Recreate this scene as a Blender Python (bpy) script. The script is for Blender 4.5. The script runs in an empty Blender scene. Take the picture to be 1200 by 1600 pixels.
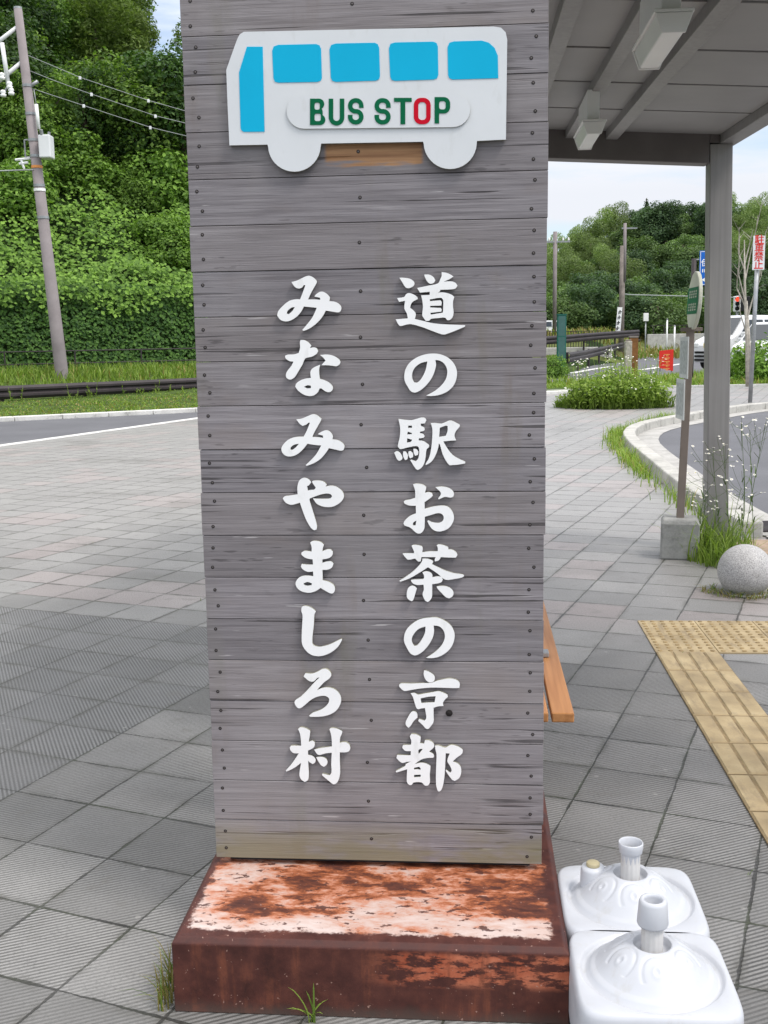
import bpy, bmesh, math, random
from mathutils import Vector, Matrix, noise as mnoise
random.seed(7)
R_ = math.radians
S = bpy.context.scene
# ------------------------------------------------------------------ camera
CR = [[0.99987249, -0.00251611, -0.01576967], [0.01596913, 0.15754091, 0.98738333], [0.0, 0.98750926, -0.15756101]]
F, H = 1710.70, 1.52789
cd = bpy.data.cameras.new('camera'); cam = bpy.data.objects.new('camera', cd); S.collection.objects.link(cam)
cd.sensor_fit = 'VERTICAL'; cd.sensor_height = 24.0; cd.sensor_width = 18.0
cd.lens = F / 1600 * 24.0; cd.clip_start = 0.05; cd.clip_end = 6000
M = Matrix.Identity(4)
for i in range(3):
    M[i][0] = CR[0][i]; M[i][1] = CR[1][i]; M[i][2] = -CR[2][i]
M[2][3] = H
cam.matrix_world = M
S.camera = cam
# ------------------------------------------------------------------ sky, sun, exposure
SUN_EL, SUN_AZ = R_(58), R_(125)      # azimuth measured clockwise from +Y (view direction)
w = bpy.data.worlds.new('World'); S.world = w; w.use_nodes = True
nt = w.node_tree; bg = nt.nodes['Background']
sky = nt.nodes.new('ShaderNodeTexSky'); sky.sky_type = 'NISHITA'; sky.sun_disc = False
sky.sun_elevation = SUN_EL; sky.sun_rotation = SUN_AZ; sky.air_density = 1.0; sky.dust_density = 1.0; sky.ozone_density = 1.5
tc = nt.nodes.new('ShaderNodeTexCoord'); mp = nt.nodes.new('ShaderNodeMapping'); mp.inputs['Scale'].default_value = (1.6, 1.6, 9.0)
mp.inputs['Rotation'].default_value = (0.05, 0.08, 0.3)
nz = nt.nodes.new('ShaderNodeTexNoise'); nz.inputs['Scale'].default_value = 1.5; nz.inputs['Detail'].default_value = 7; nz.inputs['Roughness'].default_value = 0.55
cr = nt.nodes.new('ShaderNodeValToRGB'); cr.color_ramp.elements[0].position = 0.42; cr.color_ramp.elements[0].color = (0.08, 0.08, 0.08, 1)
cr.color_ramp.elements[1].position = 0.60; cr.color_ramp.elements[1].color = (1, 1, 1, 1)
mx = nt.nodes.new('ShaderNodeMix'); mx.data_type = 'RGBA'; 
sx = nt.nodes.new('ShaderNodeSeparateXYZ'); mr = nt.nodes.new('ShaderNodeMapRange'); mr.inputs[1].default_value = 0.12; mr.inputs[2].default_value = 0.75
cm = nt.nodes.new('ShaderNodeMix'); cm.data_type = 'RGBA'; cm.inputs[6].default_value = (4.6, 4.75, 5.1, 1); cm.inputs[7].default_value = (12.0, 11.9, 11.95, 1)   # overcast: brighter overhead
nt.links.new(tc.outputs['Generated'], sx.inputs[0]); nt.links.new(sx.outputs[2], mr.inputs[0]); nt.links.new(mr.outputs[0], cm.inputs[0]); nt.links.new(cm.outputs[2], mx.inputs[7])
nt.links.new(tc.outputs['Generated'], mp.inputs['Vector']); nt.links.new(mp.outputs['Vector'], nz.inputs['Vector'])
nt.links.new(nz.outputs['Fac'], cr.inputs['Fac'])
mc = nt.nodes.new('ShaderNodeMath'); mc.operation = 'MULTIPLY'; mc.inputs[1].default_value = 0.85; mxx = nt.nodes.new('ShaderNodeMath'); mxx.operation = 'MAXIMUM'   # thicker cloud higher up
mr2 = nt.nodes.new('ShaderNodeMapRange'); mr2.inputs[1].default_value = 0.25; mr2.inputs[2].default_value = 0.55
nt.links.new(sx.outputs[2], mr2.inputs[0]); nt.links.new(mr2.outputs[0], mc.inputs[0]); nt.links.new(mc.outputs[0], mxx.inputs[0]); nt.links.new(cr.outputs['Color'], mxx.inputs[1]); nt.links.new(mxx.outputs[0], mx.inputs[0])
nt.links.new(sky.outputs['Color'], mx.inputs[6]); nt.links.new(mx.outputs[2], bg.inputs['Color'])
bg.inputs['Strength'].default_value = 0.13
sl = bpy.data.lights.new('sun', 'SUN'); sl.energy = 1.5; sl.angle = R_(14); sl.color = (1.0, 0.95, 0.89)
so = bpy.data.objects.new('sun', sl); S.collection.objects.link(so)
sd = Vector((math.cos(SUN_EL) * math.sin(SUN_AZ), math.cos(SUN_EL) * math.cos(SUN_AZ), math.sin(SUN_EL)))
so.rotation_euler = sd.to_track_quat('Z', 'Y').to_euler()
S.view_settings.view_transform = 'Standard'; S.view_settings.look = 'None'; S.view_settings.gamma = 1.0
S.view_settings.use_curve_mapping = False; S.view_settings.exposure = 0.55
# ------------------------------------------------------------------ picture measurements -> places in the world
RM = Matrix(CR)
def ray(x, y): return RM.transposed() @ Vector(((x - 600) / F, (800 - y) / F, 1.0))
def G(x, y, z=0.0):
    d = ray(x, y); t = (z - H) / d.z; return Vector((d.x * t, d.y * t, z))
def AT(x, y, Y):
    d = ray(x, y); t = Y / d.y; return Vector((d.x * t, Y, H + d.z * t))
TH = -0.081293
EX = Vector((math.cos(TH), math.sin(TH), 0)); EY = Vector((-math.sin(TH), math.cos(TH), 0))
def W(a, b, z=0.0): return EX * a + EY * b + Vector((0, 0, z))
PB = 2.626                                    # the front of the board panel, along EY
def PP(x, y):
    d = ray(x, y); t = PB / d.dot(EY); P = d * t; return (P.dot(EX), H + P.z)
def smooth(t): t = max(0.0, min(1.0, t)); return t * t * (3 - 2 * t)
def ss(x, a, b): return smooth((x - a) / (b - a))
K0 = Vector((-7.68, 22.02)); KD = Vector((0.872, 0.489)); KN = Vector((-0.489, 0.872))
def st(x, y): v = Vector((x, y)) - K0; return v.dot(KN), v.dot(KD)
def xy(s, t): p = K0 + KN * s + KD * t; return p.x, p.y
def nzv(x, y, k, sd=0.0): return mnoise.noise(Vector((x * k, y * k, sd)))
def hill_left(x, y):
    s, t = st(x, y)
    if s < 0: return 0.0
    z = 0.1 * ss(s, 0, 5) + 0.5 * ss(s, 5, 9.5)
    if s > 10.4:
        cap = 19 - 5 * ss(t, 4, 24) - 11 * ss(t, 22, 60)
        prof = 2.6 * ss(s, 10.4, 11.6) + 4.6 * ss(s, 11.6, 19) + 12 * ss(s, 17, 44)
        z += min(prof, 40) * (cap / 19.0) + 0.5 * nzv(x, y, 0.25) * ss(s, 12, 15)
    return z * (1 - ss(x, -3.0, 3.5))
def hill_right(x, y):
    k = 20 * ss(x / max(y, 1), 0.19, 0.24); z = 1.45 * ss(y, 54 + k, 74 + k) * ss(x, 4, 9)
    cap = 6.5 + 5.5 * ss(x, 18, 34)
    z += cap * ss(y, 86, 140) + 0.9 * nzv(x, y, 0.08, 3.3) * ss(y, 90, 110)
    return z
def gz(x, y): return max(hill_left(x, y), hill_right(x, y))
# ------------------------------------------------------------------ materials
class T:
    def __init__(s, name, rough=0.7, spec=0.3):
        s.m = bpy.data.materials.new(name); s.m.use_nodes = True; s.nt = s.m.node_tree
        s.b = s.nt.nodes['Principled BSDF']; s.out = s.nt.nodes['Material Output']
        s.b.inputs['Roughness'].default_value = rough; s.b.inputs['Specular IOR Level'].default_value = spec
        s._tc = None
    def lk(s, v, sock):
        if isinstance(v, bpy.types.NodeSocket): s.nt.links.new(v, sock)
        elif isinstance(v, (tuple, list)) and len(v) == 3 and sock.type == 'RGBA': sock.default_value = (*v, 1)
        else: sock.default_value = v
    def co(s, k='Object'):
        if not s._tc: s._tc = s.nt.nodes.new('ShaderNodeTexCoord')
        return s._tc.outputs[k]
    def map(s, v, scale=(1, 1, 1), rot=(0, 0, 0), loc=(0, 0, 0)):
        n = s.nt.nodes.new('ShaderNodeMapping'); s.lk(v, n.inputs[0])
        n.inputs['Scale'].default_value = scale; n.inputs['Rotation'].default_value = rot; n.inputs['Location'].default_value = loc
        return n.outputs[0]
    def noise(s, v, scale=5, det=4, rough=0.55, dist=0.0, col=False):
        n = s.nt.nodes.new('ShaderNodeTexNoise'); s.lk(v, n.inputs['Vector'])
        n.inputs['Scale'].default_value = scale; n.inputs['Detail'].default_value = det
        n.inputs['Roughness'].default_value = rough; n.inputs['Distortion'].default_value = dist
        return n.outputs['Color' if col else 'Fac']
    def voro(s, v, scale=5, feat='F1'):
        n = s.nt.nodes.new('ShaderNodeTexVoronoi'); n.feature = feat; s.lk(v, n.inputs['Vector']); n.inputs['Scale'].default_value = scale
        return n.outputs['Distance']
    def white(s, v):
        n = s.nt.nodes.new('ShaderNodeTexWhiteNoise'); n.noise_dimensions = '3D'; s.lk(v, n.inputs['Vector']); return n.outputs['Value']
    def op(s, o, a, b=0.0, c=0.0):
        n = s.nt.nodes.new('ShaderNodeMath'); n.operation = o; s.lk(a, n.inputs[0]); s.lk(b, n.inputs[1]); s.lk(c, n.inputs[2]); return n.outputs[0]
    def sstep(s, v, a, b):
        n = s.nt.nodes.new('ShaderNodeMapRange'); n.interpolation_type = 'SMOOTHSTEP'; n.clamp = True
        s.lk(v, n.inputs[0]); n.inputs[1].default_value = a; n.inputs[2].default_value = b; return n.outputs[0]
    def rng(s, v, a, b, c, d):
        n = s.nt.nodes.new('ShaderNodeMapRange'); s.lk(v, n.inputs[0])
        for i, k in enumerate((a, b, c, d)): n.inputs[1 + i].default_value = k
        return n.outputs[0]
    def xyz(s, v):
        n = s.nt.nodes.new('ShaderNodeSeparateXYZ'); s.lk(v, n.inputs[0]); return n.outputs
    def comb(s, x, y, z=0.0):
        n = s.nt.nodes.new('ShaderNodeCombineXYZ'); s.lk(x, n.inputs[0]); s.lk(y, n.inputs[1]); s.lk(z, n.inputs[2]); return n.outputs[0]
    def vadd(s, a, b):
        n = s.nt.nodes.new('ShaderNodeVectorMath'); n.operation = 'ADD'; s.lk(a, n.inputs[0]); s.lk(b, n.inputs[1]); return n.outputs[0]
    def ramp(s, f, stops):
        n = s.nt.nodes.new('ShaderNodeValToRGB'); s.lk(f, n.inputs[0]); e = n.color_ramp.elements
        while len(e) < len(stops): e.new(0.5)
        for k, (p, c) in enumerate(stops): e[k].position = p; e[k].color = (*c, 1)
        return n.outputs[0]
    def mix(s, f, a, b, mode='MIX'):
        n = s.nt.nodes.new('ShaderNodeMix'); n.data_type = 'RGBA'; n.blend_type = mode
        s.lk(f, n.inputs[0]); s.lk(a, n.inputs[6]); s.lk(b, n.inputs[7]); return n.outputs[2]
    def rand(s):
        n = s.nt.nodes.new('ShaderNodeObjectInfo'); return n.outputs['Random']
    def island(s):
        n = s.nt.nodes.new('ShaderNodeNewGeometry'); return n.outputs['Random Per Island']
    def bump(s, h, strength=0.3, dist=0.01):
        n = s.nt.nodes.new('ShaderNodeBump'); n.inputs['Strength'].default_value = strength; n.inputs['Distance'].default_value = dist
        s.lk(h, n.inputs['Height']); s.nt.links.new(n.outputs[0], s.b.inputs['Normal'])
    def col(s, c): s.lk(c, s.b.inputs['Base Color']); return s
    def rough(s, r): s.lk(r, s.b.inputs['Roughness']); return s

def plain(name, c, rough=0.6, spec=0.3, metal=0.0, var=0.12, scale=6.0, dirt=None, emit=0.0):
    t = T(name, rough, spec); t.b.inputs['Metallic'].default_value = metal
    n = t.noise(t.co(), scale, 5)
    lo = tuple(k * (1 - var) for k in c); hi = tuple(min(1, k * (1 + var)) for k in c)
    cc = t.ramp(n, [(0.3, lo), (0.7, hi)])
    if dirt:
        cc = t.mix(t.op('MULTIPLY', t.sstep(t.noise(t.co(), scale * 2.3, 6, 0.65), 0.5, 0.75), dirt[1]), cc, dirt[0])
    t.col(cc)
    if emit: t.lk(c, t.b.inputs['Emission Color']); t.b.inputs['Emission Strength'].default_value = emit
    return t.m

def foliage(name, dark, light, trans=0.35, obvar=0.25):
    t = T(name, 0.55, 0.25)
    c = t.mix(t.island(), dark, light)
    f = t.rng(t.rand(), 0, 1, 1 - obvar, 1 + obvar)
    c = t.mix(1.0, c, t.comb(f, f, f), 'MULTIPLY')
    t.col(c)
    tr = t.nt.nodes.new('ShaderNodeBsdfTranslucent'); t.lk(t.mix(1.0, c, (1.0, 1.15, 0.5), 'MULTIPLY'), tr.inputs[0])
    ms = t.nt.nodes.new('ShaderNodeMixShader'); ms.inputs[0].default_value = trans
    t.nt.links.new(t.b.outputs[0], ms.inputs[1]); t.nt.links.new(tr.outputs[0], ms.inputs[2]); t.nt.links.new(ms.outputs[0], t.out.inputs['Surface'])
    return t.m

MT = {}
# weathered boards
def wood():
    t = T('weathered_board', 0.75, 0.25)
    r = t.op('MULTIPLY', t.rand(), 37.0)
    v = t.vadd(t.co(), t.comb(r, r, r))
    g1 = t.noise(t.map(v, (1.6, 3, 46)), 2.0, 6, 0.6, 0.6)
    g2 = t.noise(t.map(v, (5, 3, 260)), 1.6, 4, 0.6)
    bl = t.noise(t.map(v, (2.6, 2, 5)), 1.5, 4, 0.6)
    c = t.ramp(g1, [(0.25, (0.125, 0.114, 0.124)), (0.43, (0.188, 0.174, 0.186)), (0.6, (0.24, 0.224, 0.238)), (0.78, (0.32, 0.302, 0.314))])
    c = t.mix(t.op('MULTIPLY', t.sstep(g2, 0.48, 0.68), 0.38), c, (0.085, 0.08, 0.09))
    c = t.mix(t.op('MULTIPLY', t.sstep(bl, 0.5, 0.72), 0.42), c, (0.215, 0.185, 0.178))
    f = t.rng(t.rand(), 0, 1, 0.84, 1.14); c = t.mix(1.0, c, t.comb(f, f, f), 'MULTIPLY')
    c = t.mix(t.op('MULTIPLY', t.op('FRACT', t.op('MULTIPLY', t.rand(), 7.3)), 0.3), c, (0.235, 0.205, 0.19))
    # long splits in the grain
    k = t.noise(t.map(v, (1.1, 2, 64)), 1.3, 2, 0.5, 0.3)
    crk = t.op('MULTIPLY', t.sstep(k, 0.625, 0.66), t.sstep(t.noise(v, 3.1, 2), 0.44, 0.54))
    # short dark flecks of raised grain
    fl = t.op('MULTIPLY', t.sstep(t.noise(t.map(v, (15, 4, 120)), 1.0, 2), 0.62, 0.7), t.sstep(t.noise(t.map(v, (2, 2, 9)), 1.2, 2), 0.47, 0.6))
    c = t.mix(t.op('MAXIMUM', t.op('MULTIPLY', crk, 0.75), t.op('MULTIPLY', fl, 0.5)), c, (0.035, 0.03, 0.032))
    # brown and greenish water marks running down over several boards
    rs = t.op('MULTIPLY', t.sstep(t.noise(t.map(t.co(), (13, 3, 1.7)), 1.0, 4, 0.6), 0.52, 0.68), t.sstep(t.noise(t.map(t.co(), (3, 3, 2.2), loc=(4, 0, 2)), 1.0, 3), 0.45, 0.62))
    c = t.mix(t.op('MULTIPLY', rs, 0.45), c, t.ramp(t.noise(t.map(t.co(), (5, 2, 3)), 1.0, 2), [(0.4, (0.17, 0.13, 0.115)), (0.6, (0.165, 0.16, 0.125))]))
    lt = t.sstep(t.noise(t.map(t.co(), (2.2, 2, 1.6), loc=(9, 0, 1)), 1.0, 4), 0.5, 0.7)
    c = t.mix(t.op('MULTIPLY', lt, 0.28), c, (0.36, 0.345, 0.35))
    # pale scratches
    sc = t.op('MULTIPLY', t.sstep(t.noise(t.map(v, (9, 3, 150)), 0.8, 2), 0.68, 0.72), t.sstep(t.noise(v, 6, 2), 0.55, 0.65))
    c = t.mix(t.op('MULTIPLY', sc, 0.6), c, (0.5, 0.48, 0.48))
    x, y, z = t.xyz(t.co())
    # moss on the lowest board, unweathered wood kept dry under the bus plate
    ms = t.op('MULTIPLY', t.sstep(z, 0.33, 0.22), t.sstep(t.noise(t.map(t.co(), (3, 2, 10)), 1.7, 4), 0.34, 0.56))
    c = t.mix(t.op('MULTIPLY', ms, 0.75), c, (0.21, 0.185, 0.105))
    ux0, ux1, uz0, uz1 = DRY
    wob = t.op('MULTIPLY', t.op('SUBTRACT', t.noise(t.map(t.co(), (10, 2, 60)), 1.0, 3), 0.5), 0.05)
    zz = t.op('ADD', z, wob)
    dm = t.op('MULTIPLY', t.op('MULTIPLY', t.sstep(x, ux0, ux0 + 0.012), t.sstep(x, ux1, ux1 - 0.012)), t.op('MULTIPLY', t.sstep(zz, uz0, uz0 + 0.012), t.sstep(zz, uz1 + 0.03, uz1)))
    c = t.mix(t.op('MULTIPLY', dm, 0.85), c, t.ramp(g1, [(0.3, (0.22, 0.10, 0.04)), (0.7, (0.46, 0.25, 0.11))]))
    t.col(c)
    t.bump(t.op('SUBTRACT', t.op('ADD', t.op('MULTIPLY', g1, 0.5), t.op('MULTIPLY', g2, 0.5)), t.op('MULTIPLY', crk, 1.5)), 0.5, 0.003)
    return t.m
a0, z0_ = PP(505, 262); a1, z1_ = PP(664, 226)
SA = -0.24                                     # centre of the sign along EX
DRY = (a0 - SA, a1 - SA, z0_, z1_)
MT['wood'] = wood()
MT['wood_core'] = plain('dark_core', (0.05, 0.045, 0.045), 0.8, 0.2)
def white_plate(name, c, moss=0.5):
    t = T(name, 0.45, 0.35)
    n = t.noise(t.co(), 9, 5, 0.6)
    cc = t.ramp(n, [(0.3, tuple(k * 0.95 for k in c)), (0.7, c)])
    d = t.op('MULTIPLY', t.sstep(t.noise(t.map(t.co(), (30, 30, 12)), 1.5, 4), 0.58, 0.75), 0.18)
    t.col(t.mix(d, cc, (0.42, 0.42, 0.38))); return t.m
MT['letter'] = white_plate('letter_white', (0.86, 0.86, 0.86))
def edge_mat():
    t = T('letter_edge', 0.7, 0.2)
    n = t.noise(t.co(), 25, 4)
    t.col(t.ramp(n, [(0.35, (0.10, 0.10, 0.085)), (0.65, (0.30, 0.29, 0.22))])); return t.m  # plate sides darkened to stand in for contact shadow, mottled with olive grime
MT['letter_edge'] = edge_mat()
MT['bus_white'] = white_plate('bus_panel_white', (0.65, 0.67, 0.69))
MT['cyan'] = plain('cyan_paint', (0.004, 0.40, 0.64), 0.55, 0.12, var=0.04)
MT['green_l'] = plain('green_lettering', (0.001, 0.115, 0.048), 0.6, 0.1, var=0.05)
MT['red_l'] = plain('red_lettering', (0.52, 0.004, 0.02), 0.6, 0.1, var=0.05)
def screw_ring():
    return plain('screw_rust', (0.02, 0.017, 0.017), 0.8, 0.2)
MT['screw_ring'] = screw_ring(); MT['screw'] = plain('screw_head_steel', (0.12, 0.105, 0.10), 0.45, 0.5, 0.6)
# rusty base
def base_mat():
    t = T('peeling_brown_paint', 0.55, 0.35)
    co = t.co(); x, y, z = t.xyz(co)
    n = t.noise(co, 14, 6, 0.65)
    br = t.ramp(n, [(0.3, (0.040, 0.012, 0.010)), (0.5, (0.068, 0.020, 0.015)), (0.75, (0.12, 0.038, 0.025))])
    # flat top: paint worn through to orange rust and pale primer
    ed = t.op('MULTIPLY', t.op('SUBTRACT', t.noise(co, 30, 4, 0.7), 0.5), 0.05); x_, y_ = t.op('ADD', x, ed), t.op('ADD', y, ed)
    inx = t.op('MULTIPLY', t.sstep(x_, -0.425, -0.413), t.sstep(x_, 0.425, 0.413))
    iny = t.op('MULTIPLY', t.sstep(y_, -0.412, -0.400), t.sstep(y_, 0.2, 0.1))
    top = t.op('MULTIPLY', t.sstep(z, 0.176, 0.180), t.op('MULTIPLY', inx, iny))
    a = t.op('ADD', t.op('MULTIPLY', t.noise(t.map(co, (4.5, 11, 5)), 1.0, 9, 0.72, 0.25), 0.75), t.op('MULTIPLY', t.noise(t.map(co, (26, 60, 26)), 1.0, 4, 0.75), 0.25))
    fr = t.op('MULTIPLY', t.sstep(y, -0.31, -0.40), 0.12); lf = t.op('MULTIPLY', t.sstep(x, -0.25, -0.43), 0.06); bk = t.op('MULTIPLY', t.sstep(y, -0.24, -0.10), 0.045)
    blob = t.op('MULTIPLY', t.op('SUBTRACT', t.noise(t.map(co, (3, 5, 3), loc=(2.3, 0.7, 0)), 1.5, 3), 0.5), 0.40)
    e = t.op('SUBTRACT', t.op('ADD', t.op('ADD', a, blob), t.op('ADD', fr, lf)), bk)
    tc = t.ramp(e, [(0.36, (0.055, 0.018, 0.014)), (0.44, (0.115, 0.035, 0.02)), (0.49, (0.30, 0.09, 0.035)), (0.53, (0.46, 0.20, 0.125)), (0.56, (0.47, 0.28, 0.22)), (0.61, (0.50, 0.37, 0.325)), (0.74, (0.57, 0.48, 0.45))])
    spot = t.sstep(t.noise(t.map(co, (22, 40, 22)), 1.3, 4, 0.6), 0.585, 0.625)
    tc = t.mix(t.op('MULTIPLY', spot, 0.9), tc, (0.065, 0.022, 0.017))
    c = t.mix(top, br, tc)
    # scraped strip on the front face
    fm = t.op('MULTIPLY', t.op('MULTIPLY', t.sstep(x, -0.02, 0.12), t.sstep(z, 0.075, 0.10)), t.op('MULTIPLY', t.sstep(z, 0.172, 0.155), t.sstep(y, -0.43, -0.44)))
    zz = t.op('MULTIPLY', fm, t.sstep(t.noise(t.map(co, (9, 5, 26), loc=(0.4, 0, 0)), 1.4, 7, 0.72), 0.45, 0.54))
    c = t.mix(t.op('MULTIPLY', zz, 0.85), c, t.ramp(n, [(0.35, (0.36, 0.075, 0.03)), (0.7, (0.62, 0.22, 0.12))]))
    # rust runs and ground dirt on the sides
    side = t.sstep(z, 0.176, 0.168)
    run = t.op('MULTIPLY', side, t.sstep(t.noise(t.map(co, (34, 34, 3.5)), 1.0, 5, 0.65), 0.50, 0.66))
    c = t.mix(t.op('MULTIPLY', run, 0.55), c, t.ramp(n, [(0.35, (0.035, 0.012, 0.01)), (0.65, (0.20, 0.06, 0.03))]))
    grd = t.op('MULTIPLY', side, t.sstep(t.op('ADD', z, t.op('MULTIPLY', n, 0.05)), 0.065, 0.02))
    c = t.mix(t.op('MULTIPLY', grd, 0.6), c, (0.085, 0.07, 0.058))
    chip = t.sstep(t.noise(co, 90, 2), 0.70, 0.74)
    c = t.mix(t.op('MULTIPLY', chip, 0.6), c, (0.4, 0.25, 0.2))
    t.col(c); t.rough(t.rng(n, 0.3, 0.7, 0.45, 0.75)); t.bump(t.op('ADD', n, a), 0.25, 0.004)
    return t.m
MT['base'] = base_mat()
# paving
GA = R_(67.3)
V0 = 0.0; U1 = 0.0
def grid_uv(x, y):
    return (x * math.cos(GA) + y * math.sin(GA)) / 0.3 - 0.37, (x * math.sin(GA) - y * math.cos(GA)) / 0.3 - 0.45
def paving():
    t = T('paving_slabs', 0.62, 0.4)
    co = t.co(); x, y, z = t.xyz(co)
    c_, s_ = math.cos(GA), math.sin(GA)
    wob = t.op('MULTIPLY', t.op('SUBTRACT', t.noise(co, 7, 3), 0.5), 0.03)
    u = t.op('ADD', t.op('MULTIPLY_ADD', x, c_ / 0.3, t.op('MULTIPLY_ADD', y, s_ / 0.3, -0.37)), wob)
    v = t.op('ADD', t.op('MULTIPLY_ADD', x, s_ / 0.3, t.op('MULTIPLY_ADD', y, -c_ / 0.3, -0.45)), wob)
    fu, fv = t.op('FRACT', u), t.op('FRACT', v)
    du = t.op('ABSOLUTE', t.op('SUBTRACT', fu, 0.5)); dv = t.op('ABSOLUTE', t.op('SUBTRACT', fv, 0.5))
    cell = t.comb(t.op('FLOOR', u), t.op('FLOOR', v), 0.0)
    rnd = t.white(cell); rnd2 = t.white(t.vadd(cell, (17.3, 5.1, 2.0)))
    jn = t.op('ADD', t.op('MULTIPLY', t.noise(co, 2.5, 3), 0.5), t.op('MULTIPLY', t.noise(co, 22, 4, 0.7), 0.5))
    jw = t.rng(jn, 0.42, 0.70, 0.4955, 0.472)
    j = t.op('MAXIMUM', t.sstep(t.op('SUBTRACT', du, jw), -0.005, 0.005), t.op('MULTIPLY', t.sstep(t.op('SUBTRACT', dv, jw), -0.005, 0.005), 0.9))
    # dark ribbed zone on the left: beyond the signpost, bounded by slab joints
    zone = t.op('MULTIPLY', t.op('LESS_THAN', v, ZV), t.op('LESS_THAN', u, ZU))
    plainz = t.op('MULTIPLY', t.op('GREATER_THAN', u, ZU), 1.0)
    d45 = t.op('ADD', t.op('MULTIPLY', x, math.cos(R_(22.3))), t.op('MULTIPLY', y, math.sin(R_(22.3))))
    d135 = t.op('ADD', t.op('MULTIPLY', x, -math.sin(R_(22.3))), t.op('MULTIPLY', y, math.cos(R_(22.3))))
    r1 = t.op('SINE', t.op('MULTIPLY', d45, 2 * math.pi / 0.0145))
    r2 = t.op('SINE', t.op('MULTIPLY', d135, 2 * math.pi / 0.0145))
    rb = t.op('ADD', t.op('MULTIPLY', r1, zone), t.op('MULTIPLY', r2, t.op('SUBTRACT', 1.0, zone)))
    rb = t.sstep(rb, -0.9, 0.7)
    wear = t.sstep(t.noise(co, 2.2, 5, 0.6), 0.36, 0.62)
    amt = t.op('MULTIPLY', t.op('MAXIMUM', t.rng(rnd2, 0, 1, 0.55, 1.0), t.op('MULTIPLY', zone, 0.85)), t.op('SUBTRACT', 1.0, t.op('MULTIPLY', plainz, 0.8)))
    n = t.noise(co, 1.3, 5, 0.6); nf = t.noise(co, 120, 3, 0.7)
    c = t.ramp(t.op('ADD', t.op('MULTIPLY', n, 0.68), t.op('MULTIPLY', rnd, 0.32)), [(0.2, (0.135, 0.132, 0.128)), (0.5, (0.21, 0.206, 0.20)), (0.8, (0.32, 0.313, 0.303))])
    big = t.noise(t.comb(t.op('MULTIPLY', t.op('FLOOR', u), 0.31), t.op('MULTIPLY', t.op('FLOOR', v), 0.31)), 1.0, 2)
    pk = t.op('MULTIPLY', t.op('MULTIPLY', t.op('GREATER_THAN', big, 0.56), t.op('GREATER_THAN', rnd2, 0.25)), t.sstep(y, 5.2, 6.0))
    c = t.mix(t.op('MULTIPLY', pk, 0.28), t.mix(t.op('MULTIPLY', t.sstep(y, 4.6, 11.0), 0.75), c, (0.315, 0.307, 0.298)), (0.42, 0.33, 0.32))  # far slabs lightened in the colour for grazing glare, pink slabs over that
    c = t.mix(t.op('MULTIPLY', t.sstep(nf, 0.5, 0.66), 0.5), c, (0.12, 0.118, 0.115))
    c = t.mix(t.op('MULTIPLY', zone, 0.45), c, (0.15, 0.15, 0.158))
    c = t.mix(t.op('MULTIPLY', t.op('MULTIPLY', t.op('SUBTRACT', 1.0, rb), amt), t.rng(wear, 0, 1, 0.6, 0.95)), c, (0.055, 0.054, 0.052))
    c = t.mix(t.op('MULTIPLY', t.sstep(t.noise(co, 9, 5), 0.58, 0.70), 0.35), c, (0.13, 0.122, 0.11))
    c = t.mix(t.op('MULTIPLY', t.sstep(t.noise(co, 0.8, 6, 0.65), 0.52, 0.66), 0.35), c, (0.12, 0.115, 0.105))
    # grime gathered along the joints, in uneven patches, and specks of gum and lichen
    eg = t.op('MAXIMUM', t.sstep(du, 0.38, 0.49), t.sstep(dv, 0.40, 0.49))
    eg = t.op('MULTIPLY', eg, t.sstep(t.noise(co, 6, 5, 0.7), 0.42, 0.64))
    c = t.mix(t.op('MULTIPLY', eg, 0.6), c, (0.085, 0.082, 0.072))
    c = t.mix(t.op('MULTIPLY', t.sstep(t.voro(co, 7.5), 0.07, 0.045), 0.28), c, (0.42, 0.41, 0.385))
    moss = t.ramp(t.noise(co, 4, 3), [(0.45, (0.018, 0.017, 0.015)), (0.64, (0.03, 0.038, 0.015))])
    c = t.mix(t.op('MULTIPLY', t.op('MULTIPLY', j, t.rng(t.noise(co, 3.3, 3), 0.35, 0.65, 0.75, 1.0)), t.op('SUBTRACT', 1.0, t.op('MULTIPLY', zone, 0.45))), c, moss)
    t.col(c)
    t.rough(t.rng(nf, 0.3, 0.7, 0.42, 0.62))
    t.bump(t.op('SUBTRACT', t.op('ADD', t.op('MULTIPLY', rb, t.op('MULTIPLY', amt, 0.35)), t.op('MULTIPLY', nf, 0.3)), t.op('MULTIPLY', j, 1.6)), 0.5, 0.006)
    return t.m
zc = G(0, 1247); ZV = round(grid_uv(zc.x, zc.y)[1]); zc = G(200, 960); ZU = round(grid_uv(zc.x, zc.y)[0])
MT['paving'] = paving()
def asphalt():
    t = T('asphalt', 0.8, 0.3); n = t.noise(t.co(), 160, 3, 0.7); m = t.noise(t.co(), 0.9, 5)
    c = t.ramp(t.op('ADD', t.op('MULTIPLY', n, 0.6), t.op('MULTIPLY', m, 0.4)), [(0.3, (0.085, 0.086, 0.095)), (0.6, (0.135, 0.136, 0.148)), (0.75, (0.22, 0.22, 0.23))])
    t.col(c); t.bump(n, 0.4, 0.005); return t.m
MT['asphalt'] = asphalt()
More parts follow.
